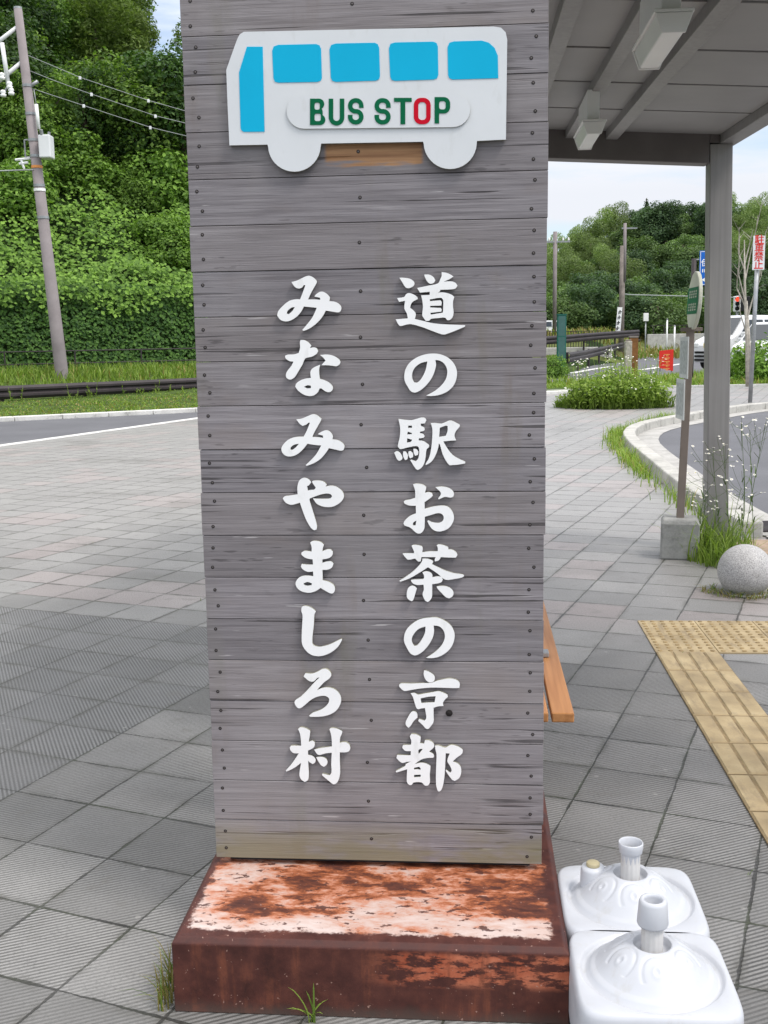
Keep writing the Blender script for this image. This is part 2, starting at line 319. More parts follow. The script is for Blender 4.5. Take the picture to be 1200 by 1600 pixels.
def concrete(name, c, joint=0.0):
    t = T(name, 0.8, 0.25); co = t.co()
    n = t.noise(co, 3.5, 7, 0.65); f = t.noise(co, 60, 3, 0.7)
    cc = t.ramp(t.op('ADD', t.op('MULTIPLY', n, 0.7), t.op('MULTIPLY', f, 0.3)), [(0.3, tuple(k * 0.6 for k in c)), (0.5, c), (0.7, tuple(min(1, k * 1.25) for k in c))])
    cc = t.mix(t.op('MULTIPLY', t.sstep(t.noise(co, 8, 5), 0.56, 0.72), 0.45), cc, (0.1, 0.098, 0.085))
    t.col(cc); t.bump(f, 0.35, 0.004); return t.m
MT['kerb'] = concrete('kerb_concrete', (0.42, 0.41, 0.38)); MT['gutter'] = concrete('gutter_concrete', (0.38, 0.37, 0.35))
MT['kerb_white'] = concrete('pale_kerb', (0.62, 0.61, 0.58)); MT['block'] = concrete('cast_block', (0.30, 0.30, 0.285))
MT['far_concrete'] = concrete('far_concrete', (0.45, 0.44, 0.42))
def granite():
    t = T('granite', 0.55, 0.4); co = t.co(); n = t.noise(co, 150, 4, 0.8); m = t.noise(co, 6, 4)
    c = t.ramp(n, [(0.36, (0.2, 0.195, 0.19)), (0.5, (0.43, 0.42, 0.415)), (0.64, (0.62, 0.61, 0.60))])
    t.col(t.mix(t.op('MULTIPLY', t.sstep(m, 0.5, 0.7), 0.3), c, (0.25, 0.24, 0.21))); t.bump(n, 0.3, 0.003); return t.m
MT['granite'] = granite()
def tact(name):
    t = T(name, 0.65, 0.3); co = t.co(); n = t.noise(co, 5, 6, 0.65)
    c = t.ramp(n, [(0.3, (0.25, 0.19, 0.11)), (0.5, (0.39, 0.30, 0.17)), (0.7, (0.51, 0.405, 0.24))])
    dk = t.sstep(t.noise(t.map(co, (6, 1.5, 1), (0, 0, -TH)), 2.2, 5, 0.7), 0.5, 0.72)
    t.col(t.mix(t.op('MULTIPLY', t.sstep(t.noise(co, 40, 4, 0.7), 0.52, 0.66), 0.35), t.mix(t.op('MULTIPLY', dk, 0.65), c, (0.17, 0.13, 0.085)), (0.2, 0.16, 0.11))); return t.m
MT['tactile'] = tact('tactile_yellow'); MT['tactile_dirt'] = plain('tactile_dirt', (0.25, 0.185, 0.10), 0.75, var=0.4, scale=12); MT['tactile_stud'] = plain('tactile_stud_worn', (0.30, 0.22, 0.11), 0.7, var=0.3, scale=30)
MT['grass_soil'] = plain('grass_soil', (0.055, 0.085, 0.022), 0.9, 0.1, var=0.45, scale=2.0)
MT['hill_soil'] = plain('hill_soil', (0.022, 0.04, 0.012), 0.95, 0.05, var=0.4, scale=1.0)
MT['verge_soil'] = plain('verge_soil', (0.10, 0.12, 0.035), 0.9, 0.1, var=0.4, scale=0.6)
MT['grass'] = foliage('grass_blades', (0.10, 0.17, 0.025), (0.27, 0.37, 0.075), 0.4)
MT['grass_dry'] = foliage('grass_dry', (0.20, 0.17, 0.05), (0.34, 0.29, 0.10), 0.3)
MT['ivy'] = foliage('ivy_leaves', (0.024, 0.072, 0.015), (0.115, 0.235, 0.042), 0.3)
MT['kudzu'] = foliage('kudzu_leaves', (0.06, 0.125, 0.02), (0.24, 0.40, 0.068), 0.38)
MT['leaf_dark'] = foliage('leaf_dark', (0.025, 0.062, 0.018), (0.10, 0.185, 0.045), 0.35)
MT['leaf_mid'] = foliage('leaf_mid', (0.052, 0.115, 0.02), (0.235, 0.37, 0.07), 0.4)
MT['leaf_light'] = foliage('leaf_light', (0.085, 0.14, 0.03), (0.23, 0.31, 0.085), 0.4)
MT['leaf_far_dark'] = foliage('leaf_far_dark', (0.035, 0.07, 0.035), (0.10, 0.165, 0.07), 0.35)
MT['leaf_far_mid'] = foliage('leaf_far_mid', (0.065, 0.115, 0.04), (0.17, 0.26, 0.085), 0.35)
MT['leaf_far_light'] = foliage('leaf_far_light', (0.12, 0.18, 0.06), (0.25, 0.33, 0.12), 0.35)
MT['petal'] = plain('white_petals', (0.8, 0.8, 0.76), 0.6, var=0.06)
MT['petal_y'] = plain('flower_centre', (0.6, 0.45, 0.06), 0.7)
MT['stem'] = plain('green_stem', (0.10, 0.15, 0.05), 0.7)
MT['bark'] = plain('bark', (0.09, 0.07, 0.055), 0.9, 0.1, var=0.4, scale=8)
MT['bare_wood'] = plain('bare_pale_bark', (0.4, 0.37, 0.32), 0.85, 0.15, var=0.3, scale=10)
def steel_brown():
    t = T('bronze_painted_steel', 0.45, 0.4); co = t.co()
    n = t.noise(t.map(co, (40, 40, 1.2)), 1.0, 4); m = t.noise(co, 2, 4)
    c = t.ramp(t.op('ADD', t.op('MULTIPLY', n, 0.5), t.op('MULTIPLY', m, 0.5)), [(0.35, (0.215, 0.206, 0.202)), (0.65, (0.30, 0.29, 0.284))])
    t.col(c); return t.m
MT['steel'] = steel_brown()
MT['steel_dark'] = plain('dark_bronze_steel', (0.13, 0.115, 0.112), 0.5, 0.4)
MT['ceil'] = plain('roof_panel', (0.31, 0.303, 0.298), 0.5, 0.35, var=0.12, scale=1.2)
MT['lamp_white'] = plain('lamp_white', (0.86, 0.86, 0.85), 0.4, var=0.05, scale=3)
MT['lamp_diff'] = plain('lamp_diffuser', (0.86, 0.87, 0.86), 0.3, var=0.05, scale=3)
def bench_wood():
    t = T('bench_wood', 0.45, 0.35); co = t.co()
    n = t.noise(t.map(co, (60, 2.5, 60), (0, 0, 0)), 1.0, 5)
    t.col(t.ramp(n, [(0.3, (0.36, 0.15, 0.05)), (0.7, (0.53, 0.25, 0.095))])); return t.m
MT['bench'] = bench_wood()
MT['metal'] = plain('galvanised', (0.33, 0.34, 0.35), 0.45, 0.5, 0.5, var=0.2)
MT['white_metal'] = plain('white_painted_metal', (0.72, 0.73, 0.74), 0.4, var=0.06, scale=2)
def plastic():
    t = T('white_plastic', 0.4, 0.4); co = t.co()
    n = t.noise(co, 7, 5); c = t.ramp(n, [(0.3, (0.47, 0.485, 0.52)), (0.7, (0.53, 0.545, 0.58))])
    d = t.op('MULTIPLY', t.sstep(t.noise(co, 18, 6, 0.7), 0.56, 0.74), 0.25)
    d2 = t.op('MULTIPLY', t.sstep(t.noise(t.map(co, (9, 9, 2.5)), 2.0, 6, 0.7), 0.55, 0.7), 0.3)
    t.col(t.mix(d2, t.mix(d, c, (0.42, 0.40, 0.36)), (0.40, 0.385, 0.35))); return t.m
MT['plastic'] = plastic()
MT['pipe'] = plain('grey_pvc', (0.58, 0.57, 0.56), 0.45, var=0.08, scale=12, dirt=((0.3, 0.27, 0.22), 0.4))
MT['brass'] = plain('filler_cap', (0.40, 0.35, 0.22), 0.5, var=0.15)
MT['hole'] = plain('dark_hollow', (0.03, 0.028, 0.026), 0.9, 0.1)
MT['pole_conc'] = plain('pole_concrete', (0.25, 0.22, 0.222), 0.8, 0.2, var=0.2, scale=1.5)
MT['pole_brown'] = plain('stop_pole_brown', (0.20, 0.165, 0.14), 0.55, var=0.15, scale=6)
MT['wood_pole'] = plain('old_wood_pole', (0.22, 0.19, 0.17), 0.85, var=0.3, scale=3)
MT['wire'] = plain('cable_grey', (0.3, 0.32, 0.32), 0.6)
MT['rail'] = plain('guard_rail_brown', (0.042, 0.034, 0.036), 0.55, 0.3, var=0.25, scale=2)
MT['green_box'] = plain('green_paint', (0.02, 0.13, 0.10), 0.5, var=0.1)
MT['sign_green'] = plain('sign_green', (0.01, 0.16, 0.075), 0.45, var=0.06)
MT['sign_cream'] = plain('sign_cream', (0.62, 0.63, 0.52), 0.45, var=0.08)
MT['red'] = plain('red_board', (0.62, 0.03, 0.02), 0.5, var=0.1)
MT['orange'] = plain('orange_marks', (0.7, 0.28, 0.08), 0.5)
MT['blue'] = plain('sign_blue', (0.008, 0.12, 0.50), 0.4, var=0.05)
MT['car'] = plain('car_white', (0.78, 0.79, 0.8), 0.2, 0.5, var=0.02, scale=1)
MT['glass'] = plain('car_glass', (0.035, 0.045, 0.055), 0.06, 0.6, var=0.1, scale=1)
MT['black'] = plain('black_trim', (0.015, 0.015, 0.017), 0.4)
MT['tyre'] = plain('tyre', (0.02, 0.02, 0.02), 0.85)
MT['yplate'] = plain('yellow_plate', (0.75, 0.55, 0.05), 0.5)
MT['line'] = plain('road_paint', (0.68, 0.68, 0.66), 0.7, var=0.1, scale=3)
MT['paper'] = plain('printed_sheet', (0.6, 0.62, 0.6), 0.5, var=0.08, scale=12)
t_ = T('red_light', 0.3); t_.col((0.7, 0.02, 0.01)); t_.b.inputs['Emission Color'].default_value = (1, 0.05, 0.02, 1); t_.b.inputs['Emission Strength'].default_value = 1.5
MT['red_lamp'] = t_.m
# ------------------------------------------------------------------ mesh helpers
class MB:
    def __init__(s): s.v = []; s.f = []; s.mi = []
    def add(s, vs, fs, mi=0):
        o = len(s.v); s.v += [tuple(p) for p in vs]
        for f in fs: s.f.append(tuple(i + o for i in f)); s.mi.append(mi)
        return s
    def box(s, x0, x1, y0, y1, z0, z1, mi=0):
        return s.add([(x0, y0, z0), (x1, y0, z0), (x1, y1, z0), (x0, y1, z0), (x0, y0, z1), (x1, y0, z1), (x1, y1, z1), (x0, y1, z1)],
                     [(0, 3, 2, 1), (4, 5, 6, 7), (0, 1, 5, 4), (1, 2, 6, 5), (2, 3, 7, 6), (3, 0, 4, 7)], mi)
    def tube(s, path, rad, seg=8, mi=0, caps=True):
        path = [Vector(p) for p in path]; n = len(path)
        if not isinstance(rad, (list, tuple)): rad = [rad] * n
        rings = []
        for i in range(n):
            d = (path[min(i + 1, n - 1)] - path[max(i - 1, 0)]).normalized()
            a = d.orthogonal().normalized() if i == 0 else (pa - d * pa.dot(d)).normalized()
            pa = a; b = d.cross(a)
            rings.append([path[i] + (a * math.cos(2 * math.pi * k / seg) + b * math.sin(2 * math.pi * k / seg)) * rad[i] for k in range(seg)])
        vs = [p for r in rings for p in r]; fs = []
        for i in range(n - 1):
            for k in range(seg):
                k2 = (k + 1) % seg; fs.append((i * seg + k, i * seg + k2, (i + 1) * seg + k2, (i + 1) * seg + k))
        if caps: fs.append(tuple(range(seg - 1, -1, -1))); fs.append(tuple((n - 1) * seg + k for k in range(seg)))
        return s.add(vs, fs, mi)
    def lathe(s, prof, seg=24, mi=0, c=(0, 0, 0), cap0=False, cap1=False):
        vs = []; fs = []; n = len(prof)
        for r, z in prof:
            for k in range(seg):
                a = 2 * math.pi * k / seg; vs.append((c[0] + r * math.cos(a), c[1] + r * math.sin(a), c[2] + z))
        for i in range(n - 1):
            for k in range(seg):
                k2 = (k + 1) % seg; fs.append((i * seg + k, i * seg + k2, (i + 1) * seg + k2, (i + 1) * seg + k))
        if cap0: fs.append(tuple(range(seg - 1, -1, -1)))
        if cap1: fs.append(tuple((n - 1) * seg + k for k in range(seg)))
        return s.add(vs, fs, mi)
    def mesh(s, name, mats, smooth=False):
        me = bpy.data.meshes.new(name); me.from_pydata(s.v, [], s.f)
        for m in (mats if isinstance(mats, (list, tuple)) else [mats]): me.materials.append(m)
        if any(s.mi): me.polygons.foreach_set('material_index', s.mi)
        if smooth: me.polygons.foreach_set('use_smooth', [True] * len(s.f))
        me.update(); return me
    def build(s, name, mats, parent=None, smooth=False, bevel=0, loc=None, rotz=0.0, seg=2):
        return link(name, s.mesh(name, mats, smooth), parent, bevel, loc, rotz, seg)
def link(name, me, parent=None, bevel=0, loc=None, rotz=0.0, seg=2):
    o = bpy.data.objects.new(name, me); S.collection.objects.link(o)
    if parent: o.parent = parent
    if loc is not None: o.location = loc
    o.rotation_euler.z = rotz
    if bevel:
        b = o.modifiers.new('bevel', 'BEVEL'); b.width = bevel; b.segments = seg; b.limit_method = 'ANGLE'; b.angle_limit = R_(35)
    return o
def tag(o, label=None, cat=None, group=None, kind=None):
    if label: o['label'] = label
    if cat: o['category'] = cat
    if group: o['group'] = group
    if kind: o['kind'] = kind
    return o
def thing(name, label, cat, loc=(0, 0, 0), rotz=0.0, group=None):
    o = bpy.data.objects.new(name, None); S.collection.objects.link(o); o.location = loc; o.rotation_euler.z = rotz; o.empty_display_size = 0.1
    return tag(o, label, cat, group)
def struct(o): return tag(o, kind='structure')
def dup(root, loc, rotz, scale=1.0, label=None, group=None):
    r = root.copy(); S.collection.objects.link(r); r.location = loc; r.rotation_euler.z = rotz; r.scale = (scale,) * 3 if not isinstance(scale, tuple) else scale
    if label: r['label'] = label
    if group: r['group'] = group
    for ch in list(root.children):
        c = ch.copy(); S.collection.objects.link(c); c.parent = r
        for g in ch.children:
            d = g.copy(); S.collection.objects.link(d); d.parent = c
    return r
def smooth_loop(pts, n=4, sharp=58):
    """closed outline: curved through soft corners, kept sharp at hard ones"""
    P = [Vector(p) for p in pts]; L = len(P); hard = []
    for i in range(L):
        a = P[i] - P[i - 1]; b = P[(i + 1) % L] - P[i]
        hard.append(a.length < 1e-9 or b.length < 1e-9 or math.degrees(a.angle(b)) > sharp)
    out = []
    for i in range(L):
        p0, p1, p2, p3 = P[i - 1], P[i], P[(i + 1) % L], P[(i + 2) % L]
        seg = (p2 - p1).length
        m1 = (p2 - p1) if hard[i] else (p2 - p0).normalized() * seg
        m2 = (p2 - p1) if hard[(i + 1) % L] else (p3 - p1).normalized() * seg
        for k in range(n):
            t = k / n; t2 = t * t; t3 = t2 * t
            out.append(p1 * (2 * t3 - 3 * t2 + 1) + m1 * (t3 - 2 * t2 + t) + p2 * (-2 * t3 + 3 * t2) + m2 * (t3 - t2))
    return out
def plate(name, loops, thick, mats, parent, y, bev=0.0):
    """filled 2D outline(s) (u,z) with holes, standing in the XZ plane, front at y, thickness towards +y"""
    cu = bpy.data.curves.new(name, 'CURVE'); cu.dimensions = '2D'; cu.fill_mode = 'BOTH'; cu.extrude = thick / 2 - bev; cu.bevel_depth = bev; cu.bevel_resolution = 1
    for lp in loops:
        sp = cu.splines.new('POLY'); sp.points.add(len(lp) - 1); sp.use_cyclic_u = True
        for i, p in enumerate(lp): sp.points[i].co = (p[0], p[1], 0, 1)
    tmp = bpy.data.objects.new(name + '_tmp', cu)
    S.collection.objects.link(tmp); dg = bpy.context.evaluated_depsgraph_get(); dg.update()
    me = bpy.data.meshes.new_from_object(tmp.evaluated_get(dg))
    bpy.data.objects.remove(tmp); bpy.data.curves.remove(cu)
    mats = mats if isinstance(mats, (list, tuple)) else [mats]
    me.materials.clear()
    for m in mats: me.materials.append(m)
    for v in me.vertices: x, z, d = v.co; v.co = (x, y + thick / 2 - d, z)
    if len(mats) > 1:
        me.update()
        for p in me.polygons: p.material_index = 0 if abs(p.normal.y) > 0.6 else 1
    me.name = name
    return link(name, me, parent)
def text_mesh(body, size, mat, name, parent, loc, rot=(math.pi / 2, 0, 0), thick=0.002):
    cu = bpy.data.curves.new(name, 'FONT'); cu.body = body; cu.size = size; cu.align_x = 'CENTER'; cu.align_y = 'CENTER'; cu.extrude = thick; cu.offset = size * 0.012
    tmp = bpy.data.objects.new(name + '_tmp', cu); S.collection.objects.link(tmp)
    dg = bpy.context.evaluated_depsgraph_get(); dg.update()
    me = bpy.data.meshes.new_from_object(tmp.evaluated_get(dg)); bpy.data.objects.remove(tmp); bpy.data.curves.remove(cu)
    me.materials.clear(); me.materials.append(mat); me.name = name
    o = link(name, me, parent); o.location = loc; o.rotation_euler = rot; return o
def sheet(name, pts, mat, z=None):
    m = MB(); m.add([(p[0], p[1], z if z is not None else p[2]) for p in pts], [tuple(range(len(pts)))]); return struct(m.build(name, mat))
def strip(path, d0, d1, z, z1=None):
    """band between two sideways offsets (to the right of travel) of a path"""
    m = MB(); P = [Vector((p[0], p[1])) for p in path]; vs = []
    for i in range(len(P)):
        d = (P[min(i + 1, len(P) - 1)] - P[max(i - 1, 0)]).normalized(); n = Vector((d.y, -d.x))
        for k in (d0, d1):
            q = P[i] + n * k; vs.append((q.x, q.y))
    return P, vs
def resample(path, step):
    P = [Vector(p) for p in path]
    # Catmull-Rom then even spacing
    Q = []
    for i in range(len(P) - 1):
        p0 = P[max(i - 1, 0)]; p1 = P[i]; p2 = P[i + 1]; p3 = P[min(i + 2, len(P) - 1)]
        for k in range(12):
            t = k / 12; Q.append(0.5 * ((2 * p1) + (p2 - p0) * t + (2 * p0 - 5 * p1 + 4 * p2 - p3) * t * t + (-p0 + 3 * p1 - 3 * p2 + p3) * t ** 3))
    Q.append(P[-1]); out = [Q[0]]; acc = 0
    for i in range(1, len(Q)):
        seg = (Q[i] - Q[i - 1]).length
        while acc + seg >= step:
            f = (step - acc) / seg; q = Q[i - 1].lerp(Q[i], f); out.append(q); Q[i - 1] = q; seg = (Q[i] - q).length; acc = 0
        acc += seg
    return out
def leaf(m, p, n, size, asp=0.6, mi=0, up=None):
    """one folded leaf-shaped face pair"""
    n = n.normalized(); a = n.orthogonal().normalized(); b = n.cross(a); th = random.random() * 6.283
    l = a * math.cos(th) + b * math.sin(th); s = n.cross(l)
    h = size * 0.5; wd = h * asp; fold = n * (wd * 0.35)
    m.add([p - l * h, p + s * wd + fold, p + l * h, p - s * wd + fold], [(0, 1, 2), (0, 2, 3)], mi)
def rndv():
    while True:
        v = Vector((random.uniform(-1, 1), random.uniform(-1, 1), random.uniform(-1, 1)))
        if 0.05 < v.length < 1: return v
def blade(m, p, h, wd, lean, az, mi=0, seg=2):
    d = Vector((math.cos(az), math.sin(az), 0)); s = Vector((-d.y, d.x, 0)); vs = []; 
    for i in range(seg):
        t = i / seg; c = p + d * (lean * h * t * t) + Vector((0, 0, h * t * (1 - 0.25 * lean * t))); w = wd * (1 - 0.6 * t)
        vs += [c - s * w, c + s * w]
    vs.append(p + d * (lean * h) + Vector((0, 0, h * (1 - 0.35 * lean))))
    fs = [(2 * i, 2 * i + 1, 2 * i + 3, 2 * i + 2) for i in range(seg - 1)] + [(2 * seg - 2, 2 * seg - 1, 2 * seg)]
    m.add(vs, fs, mi)
# ================================================================== THE SETTING
ground = MB(); ground.add([(-3000, -3000, -0.08), (3000, -3000, -0.08), (3000, 3000, -0.08), (-3000, 3000, -0.08)], [(0, 1, 2, 3)])
struct(ground.build('ground', MT['grass_soil']))
# paved forecourt
kl = [xy(-0.9, t) for t in (-16, 40)]
g0, g1 = G(0, 697), G(308, 654)               # joint between paving and the road on the left
gd = (g1 - g0).normalized()
pv = [g0 - gd * 14 + Vector((0, 0, 0)), g0 + gd * 13]
pave = [(-26, -8), (60, -8), (60, 30.9), (8.14, 30.7), (4.43, 29.3), (1.0, 28.6), (pv[1].x, pv[1].y), (pv[0].x, pv[0].y), (-26, pv[0].y - 6)]
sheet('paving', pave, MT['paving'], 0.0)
# road on the left between forecourt and bank
P0 = [(pv[0].x, pv[0].y), (pv[1].x, pv[1].y)]
e0, e1 = xy(-0.25, -14), xy(-0.25, 14)
A2, B2, C2, D2 = Vector(P0[0]), Vector(P0[1]), Vector(e0), Vector(e1)
den = (B2 - A2).x * (D2 - C2).y - (B2 - A2).y * (D2 - C2).x
tX = ((C2 - A2).x * (D2 - C2).y - (C2 - A2).y * (D2 - C2).x) / den; X2 = A2 + (B2 - A2) * tX
sheet('road', [P0[0], (X2.x, X2.y), e0, (P0[0][0] - 9, P0[0][1])], MT['asphalt'], -0.012)
m = MB(); nn = Vector((-gd.y, gd.x)); a, b = Vector(P0[0]), Vector(P0[1])
for q0, q1 in ((a, b),):
    c = [q0 - nn * 0.06, q1 - nn * 0.06, q1 + nn * 0.09, q0 + nn * 0.09]
    m.add([(p.x, p.y, -0.06) for p in c] + [(p.x, p.y, 0.012) for p in c], [(4, 5, 6, 7), (0, 1, 5, 4), (1, 2, 6, 5), (2, 3, 7, 6), (3, 0, 4, 7)])
struct(m.build('kerb', MT['kerb_white'], bevel=0.008))
m = MB(); n_ = 30
for i in range(n_):
    t0, t1 = -14 + i * 0.95, -14 + (i + 1) * 0.95 - 0.012
    c = [xy(-0.22, t0), xy(-0.22, t1), xy(0.0, t1), xy(0.0, t0)]
    m.add([(p[0], p[1], -0.06) for p in c] + [(p[0], p[1], 0.075) for p in c], [(4, 5, 6, 7), (0, 1, 5, 4), (1, 2, 6, 5), (2, 3, 7, 6), (3, 0, 4, 7)])
struct(m.build('kerb', MT['kerb_white'], bevel=0.012))
# curved kerb, gutter and turning lane on the right
KP = resample([(2.68, 8.1), (2.79, 10.27), (3.0, 12.3), (3.2, 14.13), (3.46, 15.75), (3.9, 17.1), (4.47, 18.11), (5.14, 19.02), (6.63, 20.96), (7.75, 21.95), (9.2, 22.6), (12, 23.2), (18, 23.6), (30, 23.8)], 0.6)
def off(path, k):
    out = []
    for i in range(len(path)):
        d = (path[min(i + 1, len(path) - 1)] - path[max(i - 1, 0)]).normalized(); out.append(path[i] + Vector((d.y, -d.x)) * k)
    return out
ko, ki, kg = KP, off(KP, 0.17), off(KP, 0.5)
m = MB()
for i in range(len(KP) - 1):
    f = 0.985
    A = [ko[i], ko[i].lerp(ko[i + 1], f), ki[i].lerp(ki[i + 1], f), ki[i]]
    h = 0.135 if i > 0 else 0.12
    m.add([(p.x, p.y, -0.05) for p in A] + [(p.x, p.y, h) for p in A], [(4, 5, 6, 7), (0, 1, 5, 4), (1, 2, 6, 5), (2, 3, 7, 6), (3, 0, 4, 7)])
struct(m.build('kerb', MT['kerb'], bevel=0.018))
m = MB()
for i in range(len(KP) - 1):
    f = 0.99; a_, b_ = off(KP, 0.172), kg
    m.add([(p.x, p.y, 0.012) for p in (a_[i], a_[i].lerp(a_[i + 1], f), b_[i].lerp(b_[i + 1], f), b_[i])], [(0, 3, 2, 1)])
for k in range(10):                           # gutter carries on past the dropped kerb
    y0_, y1_ = 8.08 - k * 0.9, 8.08 - (k + 1) * 0.9 + 0.01
    m.add([(2.86, y0_, 0.012), (3.18, y0_, 0.012), (3.14, y1_, 0.012), (2.82, y1_, 0.012)], [(0, 1, 2, 3)])
struct(m.build('gutter', MT['gutter']))
lane = [(p.x, p.y) for p in off(KP, 0.49)]
sheet('turning_lane', [(3.1, -8)] + lane + [(60, 23.5), (60, -8)], MT['asphalt'], 0.006)
# drain grate in the gutter
gr = thing('drain_grate', 'dark slotted drain grate in the gutter beside the curved kerb', 'grate', (3.03, 8.45, 0.012), R_(3))
m = MB()
for k in range(9): m.box(-0.15, 0.15, -0.2 + k * 0.05, -0.175 + k * 0.05, 0.001, 0.012)
m.build('bars', MT['rail'], gr); MB().box(-0.16, 0.16, -0.22, 0.23, -0.004, 0.003).build('frame', MT['hole'], gr)
# brown patch of infill bricks where the kerb drops
sheet('brown_paving', [(2.55, 7.95), (2.84, 7.95), (2.80, 6.6), (2.50, 6.6)], plain('brown_bricks', (0.30, 0.22, 0.16), 0.8, var=0.2, scale=9), 0.008)
# far road with its edge line
RP = [(835, 600), (880, 598), (960, 589), (1020, 593), (1060, 598), (1105, 599), (1105, 549), (1050, 545), (1018, 547), (1000, 553), (930, 570), (880, 585), (835, 592)]
sheet('road', [G(*p, -0.04) for p in RP], MT['asphalt'])
m = MB()
for seg in ([(893, 583), (925, 577), (958, 572)], [(1000, 578), (1035, 573), (1080, 566)], [(1015, 556), (1045, 551), (1085, 550)]):
    for p, q in zip(seg, seg[1:]):
        A, B = G(*p, -0.03), G(*q, -0.03); n = Vector((-(B - A).y, (B - A).x, 0)).normalized() * 0.16
        m.add([A - n, B - n, B + n, A + n], [(0, 1, 2, 3)])
struct(m.build('road_marking', MT['line']))
# verge kerb beyond the footpath
m = MB(); vk = [(0.5, 28.4), (4.43, 29.35), (8.14, 30.8), (14, 31.2), (40, 31.6)]
for p, q in zip(vk, vk[1:]):
    A, B = Vector(p), Vector(q); n = Vector((-(B - A).y, (B - A).x)).normalized() * 0.15
    c = [A, B, B + n, A + n]
    m.add([(k.x, k.y, -0.07) for k in c] + [(k.x, k.y, 0.06) for k in c], [(4, 5, 6, 7), (0, 1, 5, 4), (1, 2, 6, 5), (2, 3, 7, 6), (3, 0, 4, 7)])
struct(m.build('kerb', MT['kerb_white']))
# terrain: left bank and both hills as one height field
m = MB(); X0, X1, Y0, Y1, dx = -90, 120, 20, 200, 1.0
nx, ny = int((X1 - X0) / dx) + 1, int((Y1 - Y0) / dx) + 1
for j in range(ny):
    for i in range(nx):
        x, y = X0 + i * dx, Y0 + j * dx; z = gz(x, y)
        m.v.append((x, y, z - 0.09 if z < 0.02 else z - 0.05))
for j in range(ny - 1):
    for i in range(nx - 1):
        k = j * nx + i
        if max(m.v[k][2], m.v[k + 1][2], m.v[k + nx][2], m.v[k + nx + 1][2]) > -0.085: m.f.append((k, k + 1, k + nx + 1, k + nx)); m.mi.append(0)
struct(m.build('hillside', MT['hill_soil'], smooth=True))
m = MB()                                       # grassed bank at the foot of the left hill
for i in range(30):
    for j in range(20):
        s0, t0 = j * 0.53, -14 + i * 1.0
        vs = []
        for (ds, dt) in ((0, 0), (0, 1), (0.53, 1), (0.53, 0)):
            x, y = xy(s0 + ds, t0 + dt); vs.append((x, y, hill_left(x, y) + 0.012 + 0.05 * (1 - ss(s0 + ds, 0, 3))))
        m.add(vs, [(0, 3, 2, 1)])
struct(m.build('bank', MT['grass_soil'], smooth=True))
# right-hand raised verge (dry grass)
m = MB()
for i in range(40):
    for j in range(19):
        vs = []
        for (di, dj) in ((0, 0), (1, 0), (1, 1), (0, 1)):
            x, y = 8 + (i + di) * 2.0, 52 + (j + dj) * 2.3; g_ = gz(x, y); vs.append((x, y, g_ + 0.03 if g_ > 0.12 else -0.12))
        m.add(vs, [(0, 1, 2, 3)])
struct(m.build('verge', MT['verge_soil'], smooth=True))

# ================================================================== THE SIGN
SB = 2.714
sign = thing('bus_stop_sign', 'tall grey weathered board sign with white bus plate and white characters on a rusty base', 'sign', W(SA, SB), TH)
yb = PB - SB                                   # front of the boards, local
# base: plinth with a chamfered rim
m = MB(); x0, x1, y0, y1, zt, c = -0.447, 0.453, -0.45, 0.45, 0.1823, 0.012
m.add([(x0, y0, 0), (x1, y0, 0), (x1, y1, 0), (x0, y1, 0), (x0, y0, zt - c), (x1, y0, zt - c), (x1, y1, zt - c), (x0, y1, zt - c),
       (x0 + c, y0 + c, zt), (x1 - c, y0 + c, zt), (x1 - c, y1 - c, zt), (x0 + c, y1 - c, zt)],
      [(0, 3, 2, 1), (0, 1, 5, 4), (1, 2, 6, 5), (2, 3, 7, 6), (3, 0, 4, 7), (4, 5, 9, 8), (5, 6, 10, 9), (6, 7, 11, 10), (7, 4, 8, 11), (8, 9, 10, 11)])
tag(m.build('base', MT['base'], sign, bevel=0.003), 'brown painted base with peeling orange and white rust patches')
pa0, pa1 = -0.665 - SA, 0.1745 - SA
MB().box(pa0 + 0.03, pa1 - 0.03, yb + 0.028, yb + 0.20, 0.178, 2.62).build('frame', MT['wood_core'], sign)
ZB, PIT = 0.2, 0.10635
cxs = (pa0 + 0.026, (pa0 + pa1) / 2 - 0.016, pa1 - 0.032)
for i in range(23):
    z0, z1 = ZB + i * PIT, ZB + (i + 1) * PIT - 0.0016
    jx0, jx1 = random.uniform(-0.0015, 0.0015), random.uniform(-0.002, 0.002); jy = random.uniform(-0.001, 0.001)
    m = MB(); n = 14; vs = []
    bow = random.uniform(-0.0008, 0.0008)
    m.box(pa0 + jx0, pa1 + jx1, yb + jy, yb + 0.026, z0, z1)
    bd = m.build('board', MT['wood'], sign, bevel=0.0008, seg=1)
    if i < 21:
        spots = [(cxs[0], 0.27), (cxs[0], 0.75), (cxs[2], 0.25), (cxs[2], 0.74), (cxs[1], 0.5)]
        for (u, fz) in spots:
            px, pz = u + random.uniform(-0.007, 0.007), z0 + PIT * (fz + random.uniform(-0.07, 0.07))
            s = MB(); ang = random.random() * 3
            def ringd(r, yy, mi):
                s.add([(px + r * math.cos(k * math.pi / 6), yy, pz + r * math.sin(k * math.pi / 6)) for k in range(12)], [tuple(range(12))], mi)
            def annul(r0, r1, ya, yb2, mi):
                vs = [(px + r * math.cos(k * math.pi / 6), yy, pz + r * math.sin(k * math.pi / 6)) for r, yy in ((r1, ya), (r0, yb2)) for k in range(12)]
                s.add(vs, [(k, (k + 1) % 12, 12 + (k + 1) % 12, 12 + k) for k in range(12)], mi)
            yy = yb + jy
            annul(0.0023, 0.0042, yy - 0.0006, yy - 0.0008, 0); annul(0.0, 0.0023, yy - 0.0008, yy - 0.0012, 1)
            s.build('screw', [MT['screw_ring'], MT['screw']], bd)
